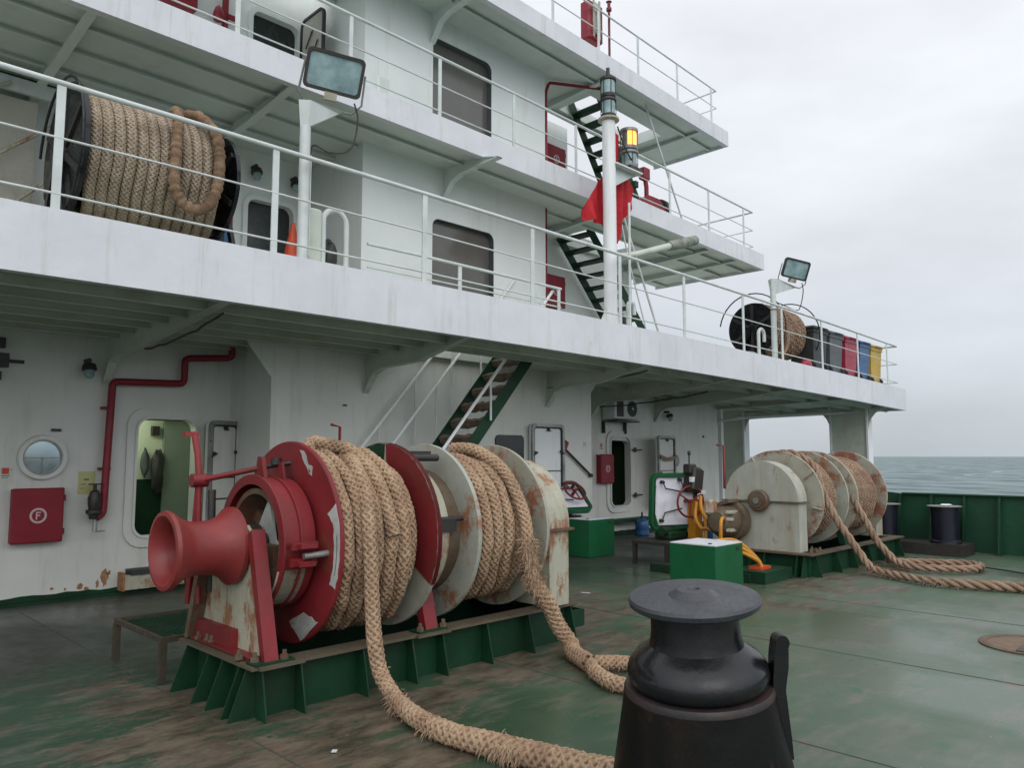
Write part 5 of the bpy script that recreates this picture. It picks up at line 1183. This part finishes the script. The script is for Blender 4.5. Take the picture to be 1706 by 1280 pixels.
bin_(17.85, 7.5, 'bingrey', 'bingrey', 'dark grey wheeled bin between the black and the red bin')
bin_(18.72, 7.5, 'binred', 'binred', 'red wheeled bin in the row at the right end of the balcony')
bin_(19.55, 7.5, 'blue', 'blue', 'blue wheeled bin between the red and the yellow bin', .62)
bin_(20.32, 7.5, 'binyellow', 'binyellow', 'yellow wheeled bin at the right end of the row', .70)
w = MB(); w.obox((20.85, 7.7, ZA(20.8) + .5), (.18, .5, .96), bev=.02); finish('green_board', w, 'boxgreen', label='narrow dark green board beside the yellow bin', cat='board')
w = MB(); lump(w, (14.0, 7.35, ZA(14) + .06), (.16, .1, .07), 0, seed=3); finish('small_fitting', w, 'grey', label='small grey lump on the balcony edge left of the right reel', cat='fitting')
w = MB(); lump(w, (16.3, 7.25, ZA(16.5) + .1), (.2, .1, .12), 0, seed=9); finish('red_rag', w, 'binred', label='small red bundle at the foot of the right reel', cat='cloth')

# ================================================================== BULWARK AND BOLLARDS AT THE SHIP'S SIDE
t = thing('bulwark', 'dark green bulwark with slanting stays along the ship\'s side at right', 'bulwark', (15.7, 0, 0))
w = MB(); w.box(15.70, 15.712, -12, 5.2, -.3, 1.0); w.prism([(5.2, -.3), (5.2, 1.0), (5.5, 1.03), (5.8, 1.12), (6.1, 1.16), (6.4, 1.16), (6.4, -.3)], 'yz', 15.70, 15.712); part('bulwark_plate', w, 'bulwark', t)
w = MB(); w.box(15.62, 15.80, -12, 5.2, 1.0, 1.025); part('cap_rail', w, 'bulwark', t)
y = 6.3
k = 0
for y in [5.78 - .545 * i for i in range(24)]:
    w = MB(); w.prism([(15.70, 0), (15.40, 0), (15.40, .05), (15.64, .997), (15.70, .997)], 'xz', y - .006, y + .006); w.add([(15.40, y - .03, .0), (15.40, y + .03, .0), (15.64, y + .03, .997), (15.64, y - .03, .997)], [(0, 1, 2, 3), (3, 2, 1, 0)]); part('stay', w, 'bulwark', t)
t = thing('double_bollard', 'pair of thick black bollards on a low black base before the green bulwark', 'bollard', (15.0, 4.8, 0))
w = MB(); w.box(14.72, 15.36, 3.95, 6.1, .004, .20); w.box(14.70, 14.715, 4.02, 4.06, .1, .13); part('base', w, 'dark', t)
for y, cap in ((4.30, 1), (5.30, 0)):
    w = MB(); w.lathe([(.20, .25), (.24, .245), (.26, .215), (.83, .215), (.83, 0)], (15.0, y, 0), 'z', 40); p_ = part('post', w, 'navy', t)
    w = MB(); w.lathe([(.83, .0), (.83, .275), (.842, .275), (.842, 0)], (15.0, y, 0), 'z', 40); part('post_cap', w, 'grey', p_)
w = MB(); lump(w, (15.0, 4.27, .856), (.14, .10, .018), 0, seed=12); finish('white_rag', w, 'palewhite', label='folded white rag lying on the right-hand black bollard', cat='cloth')

# ================================================================== FOREGROUND BOLLARD
t = thing('roller_fairlead', 'big black roller fairlead with a flat disc top and a lug, right in the foreground', 'fairlead', (3.25, 2.04, 0))
ax = Vector((-.108, -.032, 1)).normalized()
o_b = Vector((3.03, 1.895, 1.085)) - ax * 1.085
w = MB(); w.lathe([(1.04, .185), (1.045, .27), (1.055, .283), (1.075, .288), (1.088, .280), (1.092, .11)], o_b, ax, 72); part('roller_disc', w, 'bollard_top', t)
w = MB(); w.lathe([(1.090, .112), (1.093, .108), (1.113, .078), (1.118, .072), (1.118, .028)], o_b, ax, 40); w.lathe([(1.118, .028), (1.108, .022), (1.108, 0)], o_b, ax, 24); part('centre_boss', w, 'bollard_top', t)
w = MB(); w.lathe([(1.045, .19), (1.0, .192), (.92, .195), (.88, .205), (.855, .235), (.83, .272), (.80, .298), (.765, .308), (.735, .305), (.715, .292), (.708, .27)], o_b, ax, 72); part('roller_body', w, 'black', t)
w = MB(); w.lathe([(.702, .2), (.705, .318), (.69, .325), (.675, .326)], o_b, ax, 72); part('bearing_ring', w, 'bollard_edge', t)
w = MB(); w.lathe([(.676, .326), (.60, .338), (.30, .395), (.0, .455), (-.05, .46)], o_b, ax, 72); part('pedestal', w, 'bollard_body', t)
w = MB(); rt_ = Vector((.7071, -.7071, 0)); 
def PL(a, z, d):
    q = o_b + ax * z + rt_ * a + Vector((.7071, .7071, 0)) * d; return tuple(q - rt_ * .035)
out = [(.325, .42), (.405, .40), (.40, .50), (.385, .70), (.402, .80), (.405, .88)] + [(.382 + .03 * math.cos(R(a)), .90 + .035 * math.sin(R(a))) for a in range(0, 181, 20)] + [(.345, .86), (.335, .76), (.325, .64)]
n = len(out); vs = [PL(a, z, -.11) for a, z in out] + [PL(a, z, -.03) for a, z in out]
w.add(vs, [tuple(range(n)), tuple(range(2 * n - 1, n - 1, -1))] + [(i, n + i, n + (i + 1) % n, (i + 1) % n) for i in range(n)]); part('lug', w, 'black', t)
# ================================================================== DECK RING, BOXES, TABLES
t = thing('deck_socket', 'round rusty recessed socket in the green deck at the right edge', 'deck socket', (8.35, 1.72, 0))
w = MB(); w.lathe([(.0015, .43), (.012, .43), (.012, .36), (.0015, .36)], (8.35, 1.72, 0), 'z', 56); part('socket_rim', w, 'rusty', t)
w = MB(); w.lathe([(.006, .36), (.006, 0)], (8.35, 1.72, 0), 'z', 56); part('socket_plate', w, 'socket', t)
w = MB(); w.box(7.98, 8.3, 1.70, 1.78, .008, .02); w.box(8.30, 8.72, 1.60, 1.68, .008, .02); w.box(8.15, 8.25, 1.45, 1.55, .008, .018); part('socket_bar', w, 'dark', t)
def gbox(x0, x1, y0, y1, h, label):
    t = thing('deck_box', label, 'deck box', ((x0 + x1) / 2, (y0 + y1) / 2, 0), 'green deck boxes')
    w = MB(); w.obox(((x0 + x1) / 2, (y0 + y1) / 2, (h - .012) / 2 + .002), (x1 - x0, y1 - y0, h - .016), bev=.006); part('box_body', w, 'boxgreen', t)
    w = MB(); w.obox(((x0 + x1) / 2, (y0 + y1) / 2, h - .005), (x1 - x0 - .01, y1 - y0 - .01, .012)); part('box_lid', w, 'palewhite', t)
    w = MB(); w.box(x1 - .16, x1 - .08, y0 - .006, y0 - .001, h - .09, h - .05); w.obox((x0 + .12, y0 + .14, h + .006), (.05, .03, .012)); part('latch', w, 'dark', t)
gbox(8.45, 9.12, 4.97, 5.62, .62, 'green box with a white lid, just behind the black roller fairlead')
gbox(10.2, 10.88, 8.36, 8.87, .64, 'green box with a pale lid, right of the nearer winch, under the tilted hatch cover')
t = thing('grating_table', 'low steel table with a green mesh top left of the nearer winch', 'table', (2.75, 6.6, 0))
w = MB(); w.box(2.34, 3.25, 6.06, 6.09, .30, .34); w.box(2.34, 3.25, 7.06, 7.09, .30, .34); w.box(2.34, 2.37, 6.09, 7.06, .30, .34); w.box(3.22, 3.25, 6.09, 7.06, .30, .34); part('table_frame', w, 'tablesteel', t)
w = MB()
for i in range(-16, 24):
    for sg in (-1, 1):
        a_, b_ = (2.37, 3.22); o_y = 6.09 + .058 * i
        ya_, yb_ = (o_y, o_y + .85) if sg > 0 else (o_y + .85, o_y)
        pts = []
        for k in range(9):
            x_ = a_ + (b_ - a_) * k / 8; y_ = ya_ + (yb_ - ya_) * k / 8
            if 6.09 <= y_ <= 7.06: pts.append((x_, y_, .325 + .004 * sg))
        if len(pts) > 1: w.tube(pts, .0042, 4, smooth=False)
part('grating', w, 'green', t)
for x, y in ((2.36, 6.08), (2.36, 7.07), (3.23, 6.08), (3.23, 7.07)):
    w = MB(); w.box(x - .025, x + .025, y - .025, y + .025, .002, .30); part('leg', w, 'tablesteel', t)
t = thing('small_platform', 'small black steel platform between the two green boxes', 'platform', (10.6, 7.1, 0))
w = MB(); w.box(10.2, 11.2, 6.82, 7.5, .32, .37); part('platform_top', w, 'dark', t)
for x, y in ((10.24, 6.86), (10.24, 7.46), (11.15, 6.86), (11.15, 7.46)):
    w = MB(); w.box(x - .03, x + .03, y - .03, y + .03, .002, .32); part('leg', w, 'dark', t)
# ================================================================== HATCH COVERS
def hatch(t, Mx, w_, h_, wheel, wr=.19):
    w = MB(); w.prism(rr(0, 0, w_, h_, .10), 'xz', 0, .05); w.xf(Mx); c = part('cover_plate', w, 'palewhite', t)
    w = MB(); ring(w, rr(0, 0, w_ + .04, h_ + .04, .12), rr(0, 0, w_ - .05, h_ - .05, .08), 'xz', -.035, .06); w.xf(Mx); part('cover_rim', w, 'boxgreen', t)
    w = MB(); ring(w, rr(0, 0, w_ - .055, h_ - .055, .08), rr(0, 0, w_ - .085, h_ - .085, .06), 'xz', -.045, -.001); w.xf(Mx); part('gasket', w, 'rubber', c)
    cx, cz = wheel
    w = MB(); w.tube([(cx + wr * math.cos(R(a)), -.15, cz + wr * math.sin(R(a))) for a in range(0, 360, 12)], .018, 8, closed=True); w.xf(Mx); hw = part('hand_wheel', w, 'red', t)
    w = MB()
    for a in (30, 150, 270): w.tube([(cx, -.15, cz), (cx + wr * math.cos(R(a)), -.15, cz + wr * math.sin(R(a)))], .013, 6)
    w.tube([(cx, .0, cz), (cx, -.17, cz)], .03, 10); w.xf(Mx); part('wheel_spoke', w, 'red', hw)
    for sx, sz in ((-.3, .36), (-.3, -.36), (.1, .4), (.3, .3)):
        w = MB(); x, z = sx * w_, sz * h_; w.lathe([(-.07, 0), (-.07, .03), (0, .03)], (x, 0, z), 'y', 10); w.tube([(x, -.06, z), (x + .05, -.06, z - .1 if sz > 0 else z + .13), (cx * .6, -.05, cz + (.15 if sz > 0 else -.12))], .012, 6); w.xf(Mx); part('dog', w, 'dark', c)
t = thing('hatch_cover', 'open hatch cover standing upright, white inside with green rim and red hand wheel', 'hatch cover', (10.85, 7.15, .37), 'hatch covers with hand wheels')
hatch(t, Matrix.Translation((10.85, 7.12, .98)) @ Matrix.Rotation(R(-22), 4, 'Z') @ Matrix.Rotation(R(4), 4, 'X'), .84, .86, (.22, 0), .25)
w = MB(); w.obox((10.9, 7.2, .43), (.55, .3, .12), bev=.02); w.lathe([(10.55, 0), (10.55, .07), (11.2, .07), (11.2, 0)], (0, 7.16, .50), 'x', 14); part('hinge_block', w, 'green', t)
w = MB(); w.tube([(10.62, 7.25, .45), (10.50, 7.28, .8), (10.52, 7.26, 1.2), (10.7, 7.24, 1.44)], .028, 8); part('balance_arm', w, 'boxgreen', t)
t = thing('hatch_cover', 'hatch cover tilted half open with a red hand wheel beneath, right of the nearer winch', 'hatch cover', (10.3, 8.75, .66), 'hatch covers with hand wheels')
hatch(t, Matrix.Translation((10.28, 8.95, 1.0)) @ Matrix.Rotation(R(-12), 4, 'Z') @ Matrix.Rotation(R(-46), 4, 'X'), .80, .66, (.12, 0), .20)
w = MB(); w.tube([(9.95, 9.12, .66), (9.98, 9.05, 1.0)], .03, 8); w.tube([(10.6, 9.12, .66), (10.6, 9.05, 1.0)], .03, 8); w.box(9.8, 10.7, 8.95, 9.2, .004, .66); part('hinge_block', w, 'dark', t)
# ================================================================== HYDRAULIC STAND AND HOSES
t = thing('valve_stand', 'black hydraulic control valve with an upright lever behind the upright hatch cover', 'control stand', (11.2, 6.95, 0))
w = MB(); w.box(11.1, 11.32, 6.88, 7.02, .004, 1.0); part('stand_post', w, 'yellow', t)
w = MB(); w.obox((11.15, 6.93, 1.32), (.30, .22, .42), Matrix.Rotation(R(12), 3, 'Y'), bev=.04); w.obox((11.05, 6.93, 1.50), (.2, .14, .16), bev=.02); part('valve_body', w, 'dark', t)
w = MB(); w.tube([(11.03, 6.93, 1.5), (11.02, 6.92, 1.74)], .012, 6); w.lathe([(1.72, 0), (1.72, .02), (1.76, .03), (1.79, .02), (1.80, 0)], (11.02, 6.92, 0), 'z', 10); part('lever', w, 'dark', t)
w = MB(); w.obox((11.0, 6.85, 1.33), (.12, .05, .08)); w.obox((11.22, 6.8, 1.12), (.1, .05, .06)); part('gauge', w, 'palewhite', t)
def hose(pts, r, label):
    P, _ = resample(pts, .05); w = MB(); w.tube([tuple(p) for p in P], r, 10)
    finish('hydraulic_hose', w, 'yellow', label=label, cat='hose', group='yellow hydraulic hoses')
hose([(11.15, 6.8, 1.05), (11.0, 6.7, .85), (10.85, 6.5, .72), (10.7, 6.35, .74), (10.55, 6.2, .72)], .028, 'upper yellow hose from the valve stand to the hydraulic motor')
hose([(11.1, 6.85, .95), (10.9, 6.75, .72), (10.75, 6.55, .58), (10.6, 6.35, .60), (10.5, 6.2, .58)], .028, 'lower yellow hose from the valve stand to the hydraulic motor')
hose([(11.25, 6.82, .9), (11.2, 6.75, .5), (11.1, 6.7, .1)], .028, 'yellow hose hanging straight down below the valve stand')
hose([(10.45, 5.98, .78), (10.25, 5.90, .80), (10.17, 5.88, .72), (10.16, 5.88, .45), (10.16, 5.88, .14)], .028, 'yellow hose bent down from the hydraulic motor behind the green box')
for k in range(3):
    hose([(9.45 + .05 * k, 5.55, .56 - .06 * k), (9.70 + .03 * k, 5.42, .56 - .07 * k), (9.92, 5.32 - .03 * k, .42 - .05 * k), (10.0 + .05 * (2 - k), 5.25 - .03 * k, .24), (10.0 + .05 * (2 - k), 5.24 - .03 * k, .165)], .027,
         ('outermost', 'middle', 'innermost')[k] + ' yellow hose arching down to the plinth right of the green box')
w = MB(); w.box(9.92, 10.2, 5.14, 5.32, .162, .20); finish('hose_clamp', w, 'orange', label='small orange clamp holding the yellow hose ends on the plinth', cat='clamp')
# ================================================================== SMALL THINGS AT THE WALLS
t = thing('water_jug', 'blue water jug with a dark pump top standing at the wall', 'jug', (14.0, 10.0, 0))
w = MB(); w.lathe([(.004, 0), (.004, .14), (.02, .15), (.12, .145), (.13, .15), (.24, .15), (.30, .13), (.35, .06), (.38, .04)], (14.0, 10.0, 0), 'z', 24); part('jug_body', w, 'blue', t)
w = MB(); w.lathe([(.37, .045), (.40, .045), (.41, .02), (.50, .02), (.50, 0)], (14.0, 10.0, 0), 'z', 12); part('pump', w, 'dark', t)
t = thing('long_scraper', 'long-handled dark red scraper hung slantwise on the wall beside the white door', 'scraper', (11.0, 9.2, 1.3))
w = MB(); w.obox((10.50, 9.17, 1.86), (.10, .06, .26), Matrix.Rotation(R(28), 3, 'Y'), bev=.01); part('head', w, 'firered', t)
w = MB(); w.tube([(10.54, 9.17, 1.82), (11.20, 9.17, 1.38)], .022, 8); w.lathe([(-.03, 0), (-.03, .035), (.03, .035), (.03, 0)], (11.24, 9.17, 1.35), 'x', 10); part('handle', w, 'dark', t)
t = thing('air_conditioner', 'outdoor air-conditioner unit under the balcony ceiling', 'air conditioner', (13.4, 10.2, 2.5))
w = MB(); w.obox((13.50, 10.16, 2.72), (.86, .34, .44), bev=.015); part('case', w, 'rail', t)
w = MB(); w.lathe([(-.012, 0), (-.012, .17), (0, .17)], (13.68, 9.988, 2.73), 'y', 28); w.box(13.14, 13.36, 9.975, 9.99, 2.55, 2.88); part('fan_grille', w, 'dark', t)
w = MB(); w.lathe([(-.016, 0), (-.016, .03), (0, .03)], (13.68, 9.98, 2.73), 'y', 12); part('fan_hub', w, 'whitecloth', t)
w = MB(); w.box(13.1, 13.9, 9.95, 10.3, 2.44, 2.47); w.box(13.1, 13.14, 10.3, 10.375, 2.2, 2.47); w.box(13.86, 13.9, 10.3, 10.375, 2.2, 2.47); part('bracket', w, 'dark', t)
w = MB(); w.lathe([(-.05, .0), (-.05, .145), (-.03, .16), (.0, .16)], (15.60, 10.2, 1.60), 'y', 28); w.tube([(15.6, 10.2, 1.6), (15.6, 10.375, 1.62)], .02, 6); finish('round_mirror', w, 'grey', label='round grey disc on the wall right of the open door leaf', cat='mirror')
def sign(x0, x1, z0, z1, y, marks, label, base='signw', nm='wall_sign'):
    t = thing(nm, label, 'sign', ((x0 + x1) / 2, y, z0)); w = MB(); w.box(x0, x1, y - .006, y - .001, z0, z1); part('sign_plate', w, base, t)
    for (a, b, c, d, m) in marks:
        w = MB(); w.box(a, b, y - .009, y - .0065, c, d); part('sign_mark', w, m, t)
sign(2.13, 2.26, 1.40, 1.58, 10.38, [(2.145, 2.215, 1.50, 1.57, 'signr'), (2.14, 2.225, 1.475, 1.485, 'signg'), (2.145, 2.21, 1.455, 1.462, 'signg'), (2.225, 2.25, 1.545, 1.55, 'bingrey')], 'small notice with a red square at the left edge beside the porthole')
sign(2.94, 3.13, 1.24, 1.52, 10.38, [(3.0, 3.06, 1.41, 1.43, 'signg'), (2.97, 3.03, 1.36, 1.37, 'bingrey'), (2.96, 3.0, 1.31, 1.317, 'bingrey')], 'faded yellowish notice behind the hydrant valve', 'signy')
sign(13.03, 13.15, 1.84, 2.0, 10.38, [(13.05, 13.10, 1.90, 1.98, 'signr'), (13.05, 13.13, 1.86, 1.88, 'signr')], 'small red and white sign above the far hose cabinet')
sign(11.08, 11.2, 1.86, 1.98, 9.22, [(11.10, 11.15, 1.90, 1.96, 'peelw')], 'small pale plate on the wall right of the scraper')
sign(6.18, 6.42, 6.92, 7.22, 8.95, [(6.24, 6.40, 6.95, 7.2, 'under_up')], 'faint pale square plate on the upper house wall behind the railing', 'house')
w = MB(); w.box(14.55, 14.72, 10.3, 10.372, .5, .62); w.obox((17.0, 10.2, .5), (.2, .2, .9), bev=.02); finish('blue_drum', w, 'blue', label='blue container at the wall beyond the valve stand', cat='container') if False else None
w = MB(); w.obox((12.3, 7.35, .75), (.13, .1, .28), bev=.01); w.box(12.25, 12.35, 7.3, 7.4, .004, .62); finish('blue_box', w, 'blue', label='small blue box on a post right of the valve stand', cat='box')
w = MB(); w.lathe([(.004, 0), (.004, .16), (.55, .19), (.56, .19), (.56, .17), (.1, .14), (.1, 0)], (14.9, 8.2, 0), 'z', 20); finish('black_bucket', w, 'binblack', label='black bucket left of the farther winch, by the white pipe', cat='bucket')
# paper scraps and paint flecks lying on the deck
for i, (x, y, a) in enumerate(((6.9, 5.9, 20), (7.6, 6.3, -30), (2.55, 4.0, 50), (5.4, 4.1, 10))):
    w = MB(); w.obox((x, y, .006), (.12 if i < 2 else .05, .03, .004), Matrix.Rotation(R(a), 3, 'Z') @ Matrix.Rotation(R(6), 3, 'Y'))
    finish('paint_flake', w, 'whitecloth', label=('larger pale flake on the deck between winch and green box', 'pale flake on the deck nearer the far green box', 'tiny pale flake on the brown deck below the winch seating', 'tiny pale flake on the green deck beside the rope eye')[i], cat='flake', group='pale flakes on the deck')
clean()
